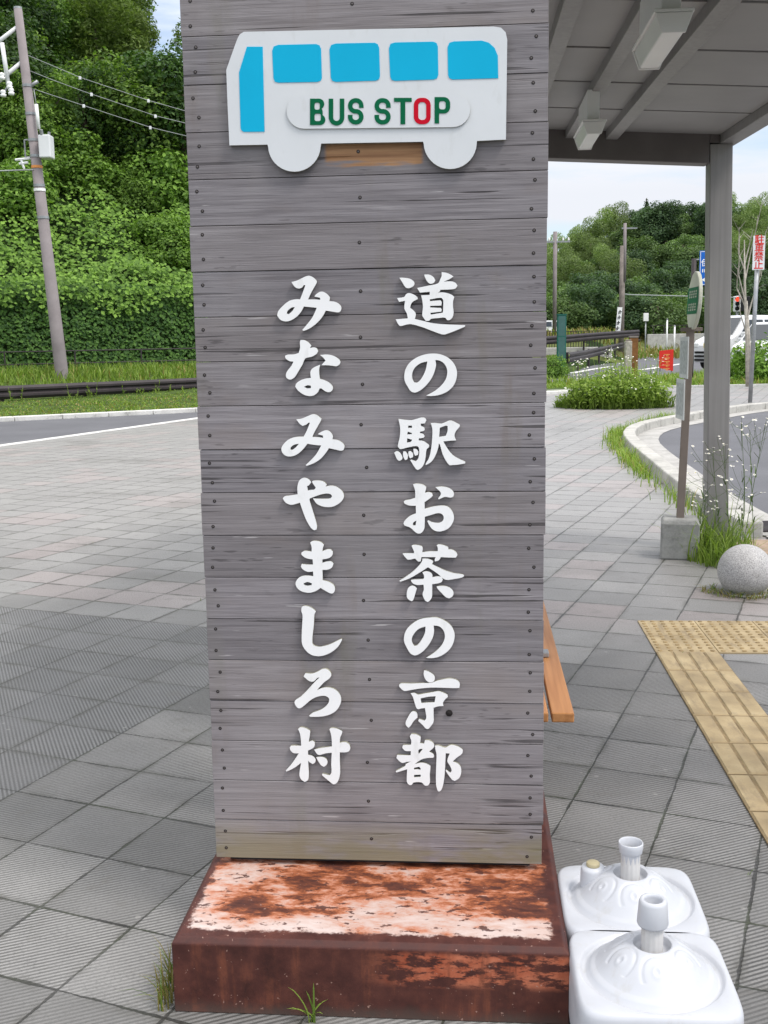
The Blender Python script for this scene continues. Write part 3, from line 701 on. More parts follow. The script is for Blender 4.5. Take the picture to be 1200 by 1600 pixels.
# dark plug left of the last-but-one character
kx, kz = PP(701.8, 1113.5)
m = MB(); m.lathe([(0.0088, 0), (0.0075, -0.002), (0.0055, -0.0015), (0.004, -0.003), (0.0, -0.0035)], 16)
o = m.build('bolt_plug', MT['screw_ring'], sign, smooth=True); o.rotation_euler.x = -math.pi / 2; o.location = (kx - SA, yb - 0.0032, kz)
# lettering: outlines in 1/9.231 of a picture pixel, mapped on to the board face
K = 130 / 1200
GL = [
 ((610, 415), [[(135,178),(190,178),(290,195),(345,240),(345,285),(310,315),(270,328),(225,318),(170,235)], [(490,133),(560,133),(620,165),(650,215),(630,250),(580,265),(540,240),(505,180)],
  [(388,325),(560,290),(690,258),(722,195),(742,150),(740,97),(800,105),(860,128),(912,160),(850,200),(770,235),(880,230),(940,252),(968,292),(935,335),(840,347),(720,352),(718,370),(690,395),(740,388),(820,398),(890,425),(922,455),(905,520),(905,600),(912,680),(895,750),(855,785),(820,785),(790,752),(700,757),(590,768),(560,795),(510,795),(482,755),(462,720),(472,600),(462,500),(445,430),(570,425),(570,380),(430,392)],
  [(572,490),(730,466),(760,495),(765,560),(758,680),(585,708),(580,682),(735,665),(742,640),(730,612),(575,605),(575,582),(735,578),(742,530),(725,502),(600,512),(572,515)],
  [(100,470),(200,455),(230,415),(270,398),(340,420),(390,455),(398,485),(330,520),(300,560),(288,610),(340,650),(370,700),(355,770),(480,800),(620,832),(800,848),(1080,860),(1075,880),(960,930),(800,990),(740,990),(600,940),(440,880),(300,845),(240,850),(150,872),(120,850),(80,775),(255,762),(240,690),(205,620),(215,510),(130,525)]]),
 ((610, 525), [[(600,252),(720,262),(830,310),(910,385),(955,480),(960,570),(930,680),(870,760),(790,815),(690,850),(580,862),(520,855),(640,790),(740,705),(800,620),(822,530),(810,450),(760,380),(700,350),(650,345),(660,420),(620,560),(560,660),(480,745),(410,795),(350,812),(295,790),(255,730),(212,650),(205,560),(225,470),(275,390),(370,315),(480,270)],
  [(535,365),(440,390),(360,450),(320,530),(320,610),(345,665),(390,668),(450,610),(510,490)]]),
 ((610, 630), [[(120,222),(200,232),(310,238),(400,215),(460,200),(505,210),(522,240),(500,285),(440,290),(445,320),(490,345),(498,380),(480,395),(430,405),(430,425),(480,440),(497,470),(480,492),(415,500),(410,530),(480,540),(560,595),(560,625),(525,660),(512,760),(490,860),(450,925),(400,955),(370,940),(290,815),(300,805),(370,830),(405,790),(420,700),(410,630),(380,612),(280,625),(150,655),(118,630),(112,600),(140,480),(145,350)],
  [(260,318),(315,318),(315,350),(260,350)], [(255,405),(315,425),(310,440),(245,445)], [(245,500),(315,520),(300,550),(242,562)],
  [(60,705),(95,682),(135,700),(178,770),(165,810),(130,825),(100,800)], [(190,688),(225,690),(255,740),(250,800),(220,815),(195,780),(185,730)], [(265,690),(295,682),(330,720),(330,770),(290,790),(270,760),(262,720)], [(335,650),(375,655),(405,690),(400,740),(360,750),(340,710)],
  [(585,280),(650,280),(740,288),(850,245),(900,252),(1000,305),(1000,330),(945,400),(925,465),(950,530),(860,535),(765,545),(820,640),(900,740),(1000,800),(1080,835),(1080,860),(980,878),(855,888),(820,850),(760,740),(715,590),(700,575),(690,640),(650,750),(590,840),(515,885),(510,870),(560,780),(590,650),(605,500),(608,370)], [(715,350),(800,318),(828,325),(825,400),(800,465),(705,480)]]),
 ((610, 730), [[(330,238),(380,228),(470,242),(520,275),(515,310),(500,360),(550,350),(600,365),(615,400),(580,435),(495,495),(497,590),(620,558),(740,543),(830,560),(890,620),(918,710),(900,790),(840,870),(760,908),(680,915),(610,885),(560,820),(535,765),(550,755),(600,780),(690,792),(750,770),(772,720),(750,670),(690,652),(600,675),(500,705),(497,800),(490,880),(450,935),(400,945),(350,915),(290,860),(210,830),(192,800),(215,755),(290,690),(372,655),(370,545),(290,545),(215,520),(195,490),(215,470),(290,455),(362,432),(360,330),(345,280)],
  [(378,760),(365,830),(325,825),(335,785)], [(650,280),(740,270),(830,285),(890,320),(918,370),(905,415),(870,430),(790,418),(700,455),(690,440),(728,385),(720,345)]]),
 ((610, 835), [[(308,150),(340,138),(450,155),(468,185),(462,245),(560,232),(685,230),(685,180),(670,145),(690,132),(760,140),(835,170),(838,205),(890,208),(950,245),(968,285),(945,322),(860,322),(730,315),(700,360),(645,378),(640,355),(655,315),(560,315),(450,315),(440,375),(405,378),(360,335),(260,352),(225,325),(178,265),(200,258),(340,260),(345,240),(325,190)],
  [(465,335),(540,338),(610,365),(620,385),(600,415),(690,460),(800,510),(920,545),(1050,565),(1065,585),(1040,605),(920,630),(790,638),(680,550),(545,460),(420,540),(280,620),(150,668),(132,655),(220,600),(330,520),(420,430),(460,370)],
  [(465,535),(500,520),(560,525),(605,560),(608,605),(690,590),(740,600),(758,640),(730,680),(605,705),(605,800),(600,890),(570,940),(540,960),(505,940),(470,870),(470,830),(485,780),(480,710),(390,715),(330,695),(298,650),(310,640),(480,630),(490,590)],
  [(265,755),(310,725),(355,735),(385,765),(365,830),(330,935),(305,948),(260,920),(240,880),(245,800)], [(668,735),(760,728),(840,745),(890,780),(912,830),(895,880),(850,908),(800,890),(740,830),(680,765)]]),
 ((610, 930), [[(580,305),(690,310),(800,360),(880,430),(925,530),(920,630),(880,730),(800,815),(700,870),(600,890),(515,885),(620,820),(720,730),(770,650),(788,570),(765,490),(710,435),(625,420),(632,500),(610,600),(550,705),(480,785),(410,835),(350,850),(290,820),(240,740),(202,650),(205,560),(240,475),(320,395),(430,330)],
  [(510,435),(420,465),(350,530),(312,610),(320,670),(350,715),(390,705),(450,630),(500,530)]]),
 ((610, 1030), [[(490,140),(545,155),(625,205),(642,245),(635,290),(600,312),(555,312),(510,275),(482,200)],
  [(160,330),(300,332),(450,325),(590,320),(700,285),(820,262),(900,262),(960,282),(1000,325),(995,395),(930,398),(760,392),(590,390),(420,405),(300,425),(220,438),(190,432),(135,380),(128,350)],
  [(295,470),(350,465),(400,490),(500,475),(600,458),(680,442),(730,450),(825,490),(830,525),(790,560),(760,610),(768,655),(690,660),(625,680),(625,780),(625,880),(590,940),(550,985),(515,980),(470,930),(405,870),(415,840),(495,865),(520,830),(510,740),(500,685),(445,690),(405,700),(380,685),(350,600),(330,530)],
  [(437,545),(560,520),(655,515),(640,600),(540,605),(450,612)], [(305,742),(345,730),(385,755),(395,820),(340,870),(295,940),(265,968),(235,940),(222,895),(255,820)]]),
 ((610, 1130), [[(285,170),(310,132),(370,140),(430,165),(440,190),(430,265),(490,270),(500,225),(540,222),(600,245),(630,280),(628,325),(560,385),(620,420),(632,455),(620,475),(530,480),(450,500),(350,570),(440,545),(520,558),(580,590),(580,620),(570,720),(572,830),(545,875),(500,875),(450,830),(340,832),(310,865),(275,865),(245,830),(240,780),(245,640),(90,688),(80,668),(160,625),(220,590),(225,565),(300,530),(240,535),(180,550),(140,530),(92,480),(100,435),(295,440),(300,380),(215,375),(175,330),(185,292),(300,290),(305,230)],
  [(405,370),(430,350),(470,350),(410,425)], [(345,618),(420,605),(438,630),(436,650),(400,640),(345,645)], [(345,722),(440,718),(440,748),(345,755)],
  [(645,300),(700,300),(790,330),(870,292),(930,298),(1000,325),(1045,360),(1035,415),(950,480),(900,530),(970,555),(1015,610),(1020,700),(990,770),(930,808),(890,790),(800,665),(805,645),(865,690),(885,660),(860,590),(825,535),(830,480),(858,415),(800,410),(795,500),(785,700),(765,850),(735,940),(700,962),(680,940),(660,850),(662,600),(668,430),(650,350)]]),
 ((425, 415), [[(290,240),(380,215),(460,175),(530,150),(580,160),(640,205),(655,240),(620,310),(570,400),(530,490),(640,490),(705,495),(700,465),(620,448),(640,420),(690,385),(740,378),(800,410),(845,460),(835,515),(900,520),(960,545),(1005,595),(1000,650),(970,675),(900,668),(785,650),(740,730),(670,815),(570,895),(470,940),(445,930),(500,865),(590,750),(655,610),(560,600),(470,592),(420,680),(350,750),(270,795),(200,805),(130,780),(85,720),(100,660),(170,580),(260,510),(350,488),(415,488),(450,400),(490,290),(470,280),(440,320),(390,332),(340,310)],
  [(340,600),(300,660),(250,703),(222,690),(235,655),(290,608)]]),
 ((425, 515), [[(420,150),(470,150),(530,180),(578,230),(555,265),(610,255),(655,270),(675,310),(650,350),(580,390),(490,415),(450,500),(390,600),(340,680),(290,715),(245,712),(212,675),(222,610),(290,520),(320,460),(260,452),(205,410),(200,375),(240,360),(330,355),(395,335),(415,260),(412,190)],
  [(700,365),(800,358),(890,375),(960,415),(992,455),(985,495),(940,525),(880,520),(800,512),(720,512),(780,445),(750,405)],
  [(705,505),(690,560),(690,640),(700,708),(760,725),(830,760),(880,810),(885,850),(860,890),(810,898),(760,875),(720,845),(695,845),(670,900),(610,945),(550,955),(470,935),(390,880),(345,820),(360,775),(420,730),(490,705),(570,695),(562,620),(580,570),(640,530)], [(470,822),(520,800),(570,805),(572,840),(520,845)]]),
 ((425, 625), [[(360,275),(440,262),(530,225),(600,200),(650,210),(720,262),(715,290),(670,370),(620,460),(590,528),(670,530),(748,540),(740,505),(670,490),(690,470),(750,440),(800,430),(850,455),(885,510),(880,560),(950,570),(1010,600),(1050,645),(1045,700),(1010,725),(940,712),(830,688),(780,760),(710,840),(610,905),(510,942),(495,930),(570,860),(650,770),(718,650),(620,640),(520,625),(460,700),(390,765),(310,802),(220,802),(165,760),(145,700),(170,640),(240,570),(340,530),(465,522),(510,440),(555,325),(540,320),(500,350),(450,368),(410,340)],
  [(398,625),(350,680),(300,715),(275,705),(285,670),(340,635)]]),
 ((425, 725), [[(400,235),(440,200),(490,190),(545,215),(575,255),(540,300),(515,310),(528,375),(560,365),(620,358),(640,330),(600,275),(585,245),(610,232),(690,230),(760,250),(798,290),(780,318),(860,302),(940,320),(1010,370),(1045,440),(1030,500),(980,555),(900,600),(820,612),(730,600),(650,560),(600,485),(640,490),(760,492),(850,485),(875,455),(850,425),(780,418),(680,440),(555,488),(550,510),(580,610),(620,740),(658,880),(650,935),(615,945),(570,910),(500,790),(450,660),(412,548),(340,570),(280,578),(210,550),(165,490),(190,460),(270,445),(380,428),(375,330)]]),
 ((425, 825), [[(560,200),(590,178),(650,175),(720,195),(758,230),(740,280),(735,325),(790,300),(850,295),(885,325),(878,380),(830,420),(735,440),(735,490),(800,470),(865,470),(895,500),(870,560),(800,590),(735,590),(740,740),(820,760),(890,800),(915,850),(905,910),(870,930),(820,915),(710,850),(640,895),(560,918),(470,910),(390,870),(350,800),(365,740),(420,690),(500,672),(605,682),(600,615),(520,618),(450,580),(425,540),(440,505),(520,515),(600,515),(595,440),(510,425),(440,380),(432,345),(480,318),(580,328),(580,260)],
  [(465,785),(520,765),(585,785),(580,810),(520,818),(475,805)]]),
 ((425, 925), [[(435,215),(460,188),(520,188),(600,225),(642,265),(620,310),(612,450),(595,600),(590,700),(600,740),(640,765),(720,770),(850,735),(960,680),(1010,658),(1018,675),(960,770),(880,840),(780,890),(680,908),(580,890),(500,830),(445,740),(438,600),(445,450),(450,320),(435,270)]]),
 ((425, 1025), [[(465,275),(490,230),(590,235),(680,200),(740,168),(800,170),(850,215),(862,260),(830,310),(760,360),(655,475),(740,440),(830,435),(920,465),(985,530),(1005,610),(985,690),(930,770),(850,820),(740,850),(560,855),(545,840),(600,795),(700,760),(790,700),(832,630),(825,585),(780,558),(720,555),(640,575),(560,620),(490,680),(420,732),(375,725),(335,660),(345,620),(430,560),(540,450),(620,360),(695,290),(660,300),(620,340),(575,352),(520,325)]]),
 ((425, 1120), [[(385,155),(420,130),(500,145),(562,180),(555,240),(538,340),(590,320),(625,345),(622,400),(590,435),(528,465),(530,525),(590,540),(635,585),(630,635),(595,658),(555,635),(530,610),(535,700),(540,820),(525,890),(480,915),(430,880),(405,820),(415,720),(428,640),(350,700),(270,745),(215,765),(210,750),(290,660),(360,560),(395,505),(320,500),(275,460),(265,420),(290,395),(430,395),(425,300),(412,220)],
  [(835,155),(870,140),(950,150),(1022,185),(1015,220),(990,280),(985,355),(1050,342),(1110,365),(1135,420),(1120,470),(1080,488),(985,490),(985,600),(990,780),(970,880),(930,940),(890,950),(850,920),(730,820),(735,795),(840,820),(865,780),(862,650),(870,495),(780,505),(690,528),(655,510),(615,450),(700,430),(872,405),(868,290),(855,220)],
  [(645,560),(720,555),(780,575),(808,620),(795,670),(755,698),(715,675),(665,600)]]),
]
def onboard(pts, ox, oy, k):
    out = []
    for x, y in pts:
        a, z = PP(ox + x * k, oy + y * k); out.append((a - SA, z))
    return out
for (ox, oy), loops in GL:
    lp = [smooth_loop(onboard(l, ox, oy, K), 3, 52) for l in loops]
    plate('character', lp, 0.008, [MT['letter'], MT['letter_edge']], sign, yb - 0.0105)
# the bus plate
KB = 490 / 1200
def arc(cx, cy, r, a0, a1, n=14): return [(cx + r * math.cos(R_(a0 + (a1 - a0) * k / n)), cy + r * math.sin(R_(a0 + (a1 - a0) * k / n))) for k in range(n + 1)]
body = [(130, 55)] + [(600, 45), (1080, 35)] + [(1108, 39), (1126, 57), (1132, 85), (1127, 465), (1017, 470)] + arc(915, 476, 101, 3, 177, 18) + [(812, 473), (424, 480)] + arc(322, 487, 100, 3, 177, 18) + [(220, 484), (75, 487), (68, 330), (63, 200), (84, 140), (105, 82), (114, 65)]
TB = 0.012
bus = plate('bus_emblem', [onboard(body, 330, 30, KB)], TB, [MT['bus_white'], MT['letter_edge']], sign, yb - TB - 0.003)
yf = yb - TB - 0.003
for wdw in ([(142,112),(202,112),(209,435),(130,436),(122,431),(118,422),(112,210)],
            [(262,105),(405,102),(418,107),(424,120),(427,232),(422,242),(410,246),(262,249),(248,245),(243,232),(238,128),(244,111)],
            [(480,100),(628,97),(640,103),(645,116),(648,224),(644,236),(632,241),(480,246),(467,242),(461,230),(456,122),(462,106)],
            [(705,96),(850,93),(863,98),(868,110),(870,218),(865,232),(852,237),(705,242),(692,238),(687,226),(682,118),(688,101)],
            [(930,92),(1035,89),(1062,97),(1084,117),(1096,146),(1098,232),(925,237),(912,232),(907,220),(905,114),(912,97)]):
    plate('window', [onboard(wdw, 330, 30, KB)], 0.0012, MT['cyan'], bus, yf - 0.0012)
cap = arc(360, 359, 66, 90, 270, 12); cap = [(p[0] - 0, p[1]) for p in cap] + [(p[0], p[1] - 3) for p in arc(925, 356, 66, -90, 90, 12)]
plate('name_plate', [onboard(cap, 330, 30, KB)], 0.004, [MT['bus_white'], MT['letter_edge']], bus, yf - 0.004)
def offset_path(path, wd):
    L = []; Rr = []; n = len(path)
    for i in range(n):
        d = (Vector(path[min(i + 1, n - 1)]) - Vector(path[max(i - 1, 0)])).normalized(); q = Vector((-d.y, d.x)) * wd
        L.append(Vector(path[i]) + q); Rr.append(Vector(path[i]) - q)
    return [tuple(p) for p in L + Rr[::-1]]
def rr(x0, y0, x1, y1, r): return arc(x1 - r, y0 + r, r, -90, 0, 6) + arc(x1 - r, y1 - r, r, 0, 90, 6) + arc(x0 + r, y1 - r, r, 90, 180, 6) + arc(x0 + r, y0 + r, r, 180, 270, 6)
def letter_S(x0, y0, x1, y1, t):
    h = t / 2; r = 20; ym = (y0 + y1) / 2; x0 += h; x1 -= h; y0 += h; y1 -= h
    p = arc(x1 - r, y0 + r, r, 0, -90, 7) + arc(x0 + r, y0 + r, r, -90, -180, 7) + arc(x0 + r, ym - r, r, 180, 90, 7) + arc(x1 - r, ym + r, r, -90, 0, 7) + arc(x1 - r, y1 - r, r, 0, 90, 7) + arc(x0 + r, y1 - r, r, 90, 180, 7)
    return [offset_path([(x1, y0 + r + 8)] + p + [(x0, y1 - r - 8)], h)]
t_w = 17
def letter_B(x0, y0, x1, y1):
    ym = (y0 + y1) / 2 - 2
    o = [(x0, y0)] + arc(x1 - 24, y0 + 20, 20, -90, 60, 8) + [(x1 - 10, ym)] + arc(x1 - 20, y1 - 20, 20, -60, 90, 8) + [(x0, y1)]
    return [o, rr(x0 + t_w, y0 + t_w - 2, x1 - 21, ym - 6, 7), rr(x0 + t_w, ym + 9, x1 - 17, y1 - t_w + 2, 7)]
def letter_U(x0, y0, x1, y1):
    h = t_w / 2; r = 22; x0 += h; x1 -= h; y1 -= h
    return [offset_path([(x0, y0)] + arc(x0 + r, y1 - r, r, 180, 90, 8) + arc(x1 - r, y1 - r, r, 90, 0, 8) + [(x1, y0)], h)]
def letter_T(x0, y0, x1, y1):
    c = (x0 + x1) / 2; return [[(x0, y0), (x1, y0), (x1, y0 + t_w - 2), (c + 9, y0 + t_w - 2), (c + 9, y1), (c - 9, y1), (c - 9, y0 + t_w - 2), (x0, y0 + t_w - 2)]]
def letter_O(x0, y0, x1, y1): return [rr(x0, y0, x1, y1, 27), rr(x0 + t_w, y0 + t_w - 1, x1 - t_w, y1 - t_w + 1, 13)]
def letter_P(x0, y0, x1, y1):
    ym = y0 + 62
    return [[(x0, y0)] + arc(x1 - 24, y0 + 24, 24, -90, 0, 8) + arc(x1 - 24, ym - 24, 24, 0, 90, 8) + [(x0 + t_w, ym), (x0 + t_w, y1), (x0, y1)], rr(x0 + t_w, y0 + t_w - 2, x1 - t_w, ym - t_w + 2, 9)]
for lp, mt in ((letter_B(383, 311, 441, 411), 'green_l'), (letter_U(454, 311, 513, 413), 'green_l'), (letter_S(527, 309, 586, 409, t_w), 'green_l'),
               (letter_S(628, 309, 689, 409, t_w), 'green_l'), (letter_T(702, 308, 769, 408), 'green_l'), (letter_O(777, 308, 841, 408), 'red_l'), (letter_P(856, 305, 915, 405), 'green_l')):
    plate('letter', [onboard(l, 330, 30, KB) for l in lp], 0.0012, MT[mt], bus, yf - 0.0052)
# ================================================================== THE SHELTER
SHA, SHB = 1.72, 7.80
shel = thing('bus_shelter', 'open bus shelter with bronze steel posts and a flat panelled grey roof beside the sign', 'shelter', W(SHA, SHB), TH)
SLP = 0.03; LAT = -0.06                        # the roof falls towards the viewer and to the right
def sbox(m, a0, a1, b0, b1, z0, z1, slope=SLP, mi=0):
    vs = []
    for z in (z0, z1):
        for (a, b) in ((a0, b0), (a1, b0), (a1, b1), (a0, b1)): vs.append((a - SHA, b - SHB, z + slope * (b - 7.73) + LAT * (a - 1.66)))
    return m.add(vs, [(0, 3, 2, 1), (4, 5, 6, 7), (0, 1, 5, 4), (1, 2, 6, 5), (2, 3, 7, 6), (3, 0, 4, 7)], mi)
def post(ab, at, b0, z1):
    m = MB(); hw = 0.074
    m.add([(ab - hw - SHA, b0 - SHB, 0), (ab + hw - SHA, b0 - SHB, 0), (ab + hw - SHA, b0 + 0.15 - SHB, 0), (ab - hw - SHA, b0 + 0.15 - SHB, 0),
           (at - hw - SHA, b0 - SHB, z1), (at + hw - SHA, b0 - SHB, z1), (at + hw - SHA, b0 + 0.15 - SHB, z1), (at - hw - SHA, b0 + 0.15 - SHB, z1)],
          [(0, 3, 2, 1), (4, 5, 6, 7), (0, 1, 5, 4), (1, 2, 6, 5), (2, 3, 7, 6), (3, 0, 4, 7)])
    o = m.build('post', MT['steel'], shel, bevel=0.006)
    p = MB().box(ab - 0.13 - SHA, ab + 0.13 - SHA, b0 - 0.05 - SHB, b0 + 0.2 - SHB, 0.0, 0.012).build('base_plate', MT['steel_dark'], o, bevel=0.002)
    return o
post(1.722, 1.663, 7.734, 2.765); post(-0.735, -0.735, 7.734, 2.905); post(1.722, 1.663, 3.22, 2.52); post(-0.52, -0.52, 3.22, 2.64)
m = MB(); sbox(m, -0.81, 1.586, 7.735, 7.88, 2.636, 2.838, 0.0); tag(m.build('header_beam', MT['steel_dark'], shel, bevel=0.005))
m = MB(); sbox(m, -0.81, 1.74, 3.12, 3.28, 2.515, 2.625, 0.0); m.build('header_beam', MT['steel_dark'], shel, bevel=0.005)
m = MB(); sbox(m, 1.655, 1.765, 3.09, 7.90, 2.767, 2.838); m.build('edge_beam', MT['steel'], shel, bevel=0.005)
m = MB(); sbox(m, -0.80, -0.66, 3.09, 7.90, 2.767, 2.838); m.build('edge_beam', MT['steel'], shel, bevel=0.005)
m = MB(); sbox(m, 1.587, 1.654, 7.737, 7.88, 2.770, 2.838, 0.0); m.build('bracket_plate', MT['steel_dark'], shel, bevel=0.003)
for a0, a1 in ((-0.21, -0.135), (0.345, 0.418), (0.90, 0.978)):
    m = MB(); sbox(m, a0, a1, 3.09, 7.734, 2.768, 2.838); m.build('rafter', MT['steel'], shel, bevel=0.004)
m = MB(); sbox(m, 0.632, 0.70, 3.09, 7.734, 2.768, 2.838); m.build('light_rail', MT['steel'], shel, bevel=0.004)
m = MB(); sbox(m, -0.86, 1.80, 3.05, 7.93, 2.840, 2.885); m.build('roof_deck', MT['hole'], shel)
bs = [3.06, 3.70, 4.50, 5.315, 6.10, 6.90, 7.75]
for b0, b1 in zip(bs, bs[1:]):
    m = MB(); sbox(m, -0.655, 1.652, b0 + 0.018, b1 - 0.018, 2.822, 2.839); m.build('ceiling_panel', MT['ceil'], shel, bevel=0.003)
m = MB(); sbox(m, -0.92, 1.86, 3.0, 7.98, 2.886, 2.93); m.build('roof_sheet', MT['steel'], shel, bevel=0.005)
# two lamps on the rail
def lamp(b0, a0, label):
    zr = 2.768 + SLP * (b0 + 0.25 - 7.73) + LAT * (a0 - 1.66); z0 = {3.76: 2.596, 6.0: 2.676}[b0]
    l = thing('ceiling_lamp', label, 'lamp', W(a0, b0 + 0.25, z0), TH, 'lamps under the shelter roof')
    L = 0.25
    MB().box(-0.032, 0.032, -L + 0.06, L + 0.04, -0.045, zr - z0 + 0.004).build('mounting_box', MT['lamp_diff'], l, bevel=0.004)
    MB().box(-0.064, 0.064, -L, L, -0.058, -0.046).build('reflector', MT['lamp_white'], l, bevel=0.003)
    m = MB(); vs = []
    for y in (-L + 0.012, L - 0.012): vs += [(-0.056, y, -0.059), (0.056, y, -0.059), (0.034, y, -0.118), (-0.034, y, -0.118)]
    m.add(vs, [(0, 1, 2, 3), (7, 6, 5, 4), (0, 4, 5, 1), (1, 5, 6, 2), (2, 6, 7, 3), (3, 7, 4, 0)]); m.build('diffuser', MT['lamp_diff'], l, bevel=0.006)
    for sy in (-1, 1):
        m = MB(); y0 = sy * (L - 0.004); q = [(-0.06, -0.059), (0.06, -0.059), (0.037, -0.121), (-0.037, -0.121)]
        m.add([(x, y0 - 0.006, z) for x, z in q] + [(x, y0 + 0.006, z) for x, z in q], [(0, 1, 2, 3), (7, 6, 5, 4), (0, 4, 5, 1), (1, 5, 6, 2), (2, 6, 7, 3), (3, 7, 4, 0)])
        m.build('end_cap', MT['lamp_white'], l, bevel=0.002)
    return l
lamp(3.76, 0.648, 'unlit white fluorescent lamp under the roof, the larger one nearest the viewer')
lamp(6.0, 0.64, 'unlit white fluorescent lamp under the roof, the smaller one next to the header beam')
# bench
bench = thing('bench', 'orange brown wooden slat bench standing behind the sign', 'bench', W(0.06, 4.04), TH)
zb = 0.42
for k in range(6):
    a1 = 0.30 - k * 0.076
    MB().box(a1 - 0.066 - 0.06, a1 - 0.06, -0.90 + (0.0 if k else 0), 0.90, zb - 0.03, zb).build('slat', MT['bench'], bench, bevel=0.004)
for y in (-0.6, 0.6):
    m = MB(); m.box(-0.20, 0.17, y - 0.025, y + 0.025, zb - 0.075, zb - 0.032); m.box(-0.18, -0.13, y - 0.02, y + 0.02, 0, zb - 0.075); m.box(0.08, 0.13, y - 0.02, y + 0.02, 0, zb - 0.075)
    m.build('leg_frame', MT['steel_dark'], bench, bevel=0.003)
MB().box(0.130, 0.205, -0.335, -0.29, zb + 0.0005, zb + 0.02).build('bracket', MT['metal'], bench, bevel=0.004)

# ================================================================== WATER TANKS
def tank_mesh(half, hgt, seed):
    m = MB(); NS = 192
    def bound(a, hw, r):           # rounded square
        c, s = math.cos(a), math.sin(a); n = 7.0
        return hw / ((abs(c) ** n + abs(s) ** n) ** (1 / n))
    prof = [('o', 0.955, 0.0), ('o', 0.985, 0.012), ('o', 1.0, 0.035), ('o', 1.0, hgt - 0.062), ('o', 0.992, hgt - 0.046), ('o', 1.0, hgt - 0.03), ('o', 0.995, hgt - 0.014), ('o', 0.972, hgt - 0.003), ('o', 0.94, hgt)]
    R0 = half * 0.90
    cir = [(1.02, 0.0), (1.0, -0.001), (0.975, -0.007), (0.945, -0.011), (0.91, -0.009), (0.87, 0.001), (0.83, 0.006)]
    for q in range(46):
        t = q / 45; r = 0.79 - t * 0.515; cir.append((r, 0.008 + 0.056 * math.sin(t * math.pi / 2) ** 1.1))
    cir += [(0.262, 0.063), (0.255, 0.051), (0.20, 0.0455), (0.0, 0.0455)]
    rows = []
    for k, f, z in prof: rows.append([(bound(2 * math.pi * i / NS, half * f, 0), z) for i in range(NS)])
    for f, dz in cir: rows.append([(R0 * f, hgt + dz) for i in range(NS)])
    for row in rows:
        for i, (r, z) in enumerate(row):
            a = 2 * math.pi * i / NS; x, y = r * math.cos(a), r * math.sin(a)
            rr_ = math.hypot(x, y) / R0
            if 0.3 < rr_ < 0.80 and z > hgt:
                for q in range(6):
                    aa = q * math.pi / 3 + 0.5; px, py = R0 * 0.54 * math.cos(aa), R0 * 0.54 * math.sin(aa)
                    d = math.hypot(x - px, y - py); inward = (math.hypot(x, y) - R0 * 0.54)
                    ringz = math.exp(-((d - R0 * 0.21) / (R0 * 0.022)) ** 2) * (1 if inward < R0 * 0.12 else 0.0)
                    z -= 0.003 * ringz; z += 0.0022 * math.exp(-((d - R0 * 0.05) / (R0 * 0.025)) ** 2) - 0.002 * math.exp(-(d / (R0 * 0.03)) ** 2)
            m.v.append((x, y, z))
    for j in range(len(rows) - 1):
        for i in range(NS):
            k = (i + 1) % NS; m.f.append((j * NS + i, j * NS + k, (j + 1) * NS + k, (j + 1) * NS + i)); m.mi.append(0)
    return m
def flute(r, z0, z1, n=13):
    m = MB(); seg = n * 4; vs = []
    for z in (z0, z1):
        for k in range(seg): rr2 = r * (1 + 0.035 * math.cos(n * 2 * math.pi * k / seg)); vs.append((rr2 * math.cos(2 * math.pi * k / seg), rr2 * math.sin(2 * math.pi * k / seg), z))
    m.add(vs, [(k, (k + 1) % seg, seg + (k + 1) % seg, seg + k) for k in range(seg)]); return m
def tank(name, label, loc, half, hgt, cap_kind):
    t = thing('water_tank', label, 'tank', loc, TH, 'white water tanks beside the sign base')
    tank_mesh(half, hgt, 1).build('body', MT['plastic'], t, smooth=True)
    zt = hgt + 0.0455
    m = flute(0.0225, zt, zt + 0.075); tube = m.build('neck', MT['pipe'], t, smooth=True)
    m = MB()
    if cap_kind == 'sleeve':
        z = zt + 0.062
        m.lathe([(0.0235, z + 0.001), (0.0315, z), (0.0332, z + 0.004), (0.0298, z + 0.05), (0.0275, z + 0.056), (0.023, z + 0.058), (0.0195, z + 0.056), (0.0185, z + 0.05), (0.0185, z + 0.01), (0.0, z + 0.01)], 40)
        m.build('sleeve', MT['plastic'], t, smooth=True)
    else:
        z = zt + 0.069
        m.lathe([(0.0235, z), (0.0275, z + 0.004), (0.0275, z + 0.010), (0.0290, z + 0.014), (0.0295, z + 0.026), (0.0280, z + 0.029), (0.0258, z + 0.027), (0.0235, z + 0.004), (0.02, z - 0.05), (0.0, z - 0.05)], 40)
        m.build('collar', MT['plastic'], t, smooth=True)
        p = MB(); p.lathe([(0.031, 0), (0.0295, 0.045), (0.0265, 0.053), (0.0, 0.055)], 32, c=(-0.085, 0.035, hgt + 0.008)); sp = p.build('filler_spout', MT['plastic'], t, smooth=True)
        p = MB(); p.lathe([(0.0165, 0), (0.0165, 0.007), (0.0135, 0.0095), (0.0, 0.0095)], 24, c=(-0.085, 0.035, hgt + 0.0625)); p.build('filler_cap', MT['brass'], sp, smooth=True)
    return t
tank('t', 'white plastic water tank with a tapered sleeve on its neck, nearest the viewer', G(1018, 1513, 0.185) * 1 + Vector((0.0, 0.0, -0.185)), 0.168, 0.18, 'sleeve')
tank('t', 'white plastic water tank with a filler spout and round collar, behind the other tank', G(984, 1399, 0.185) + Vector((0.0, 0.0, -0.185)), 0.168, 0.18, 'collar')

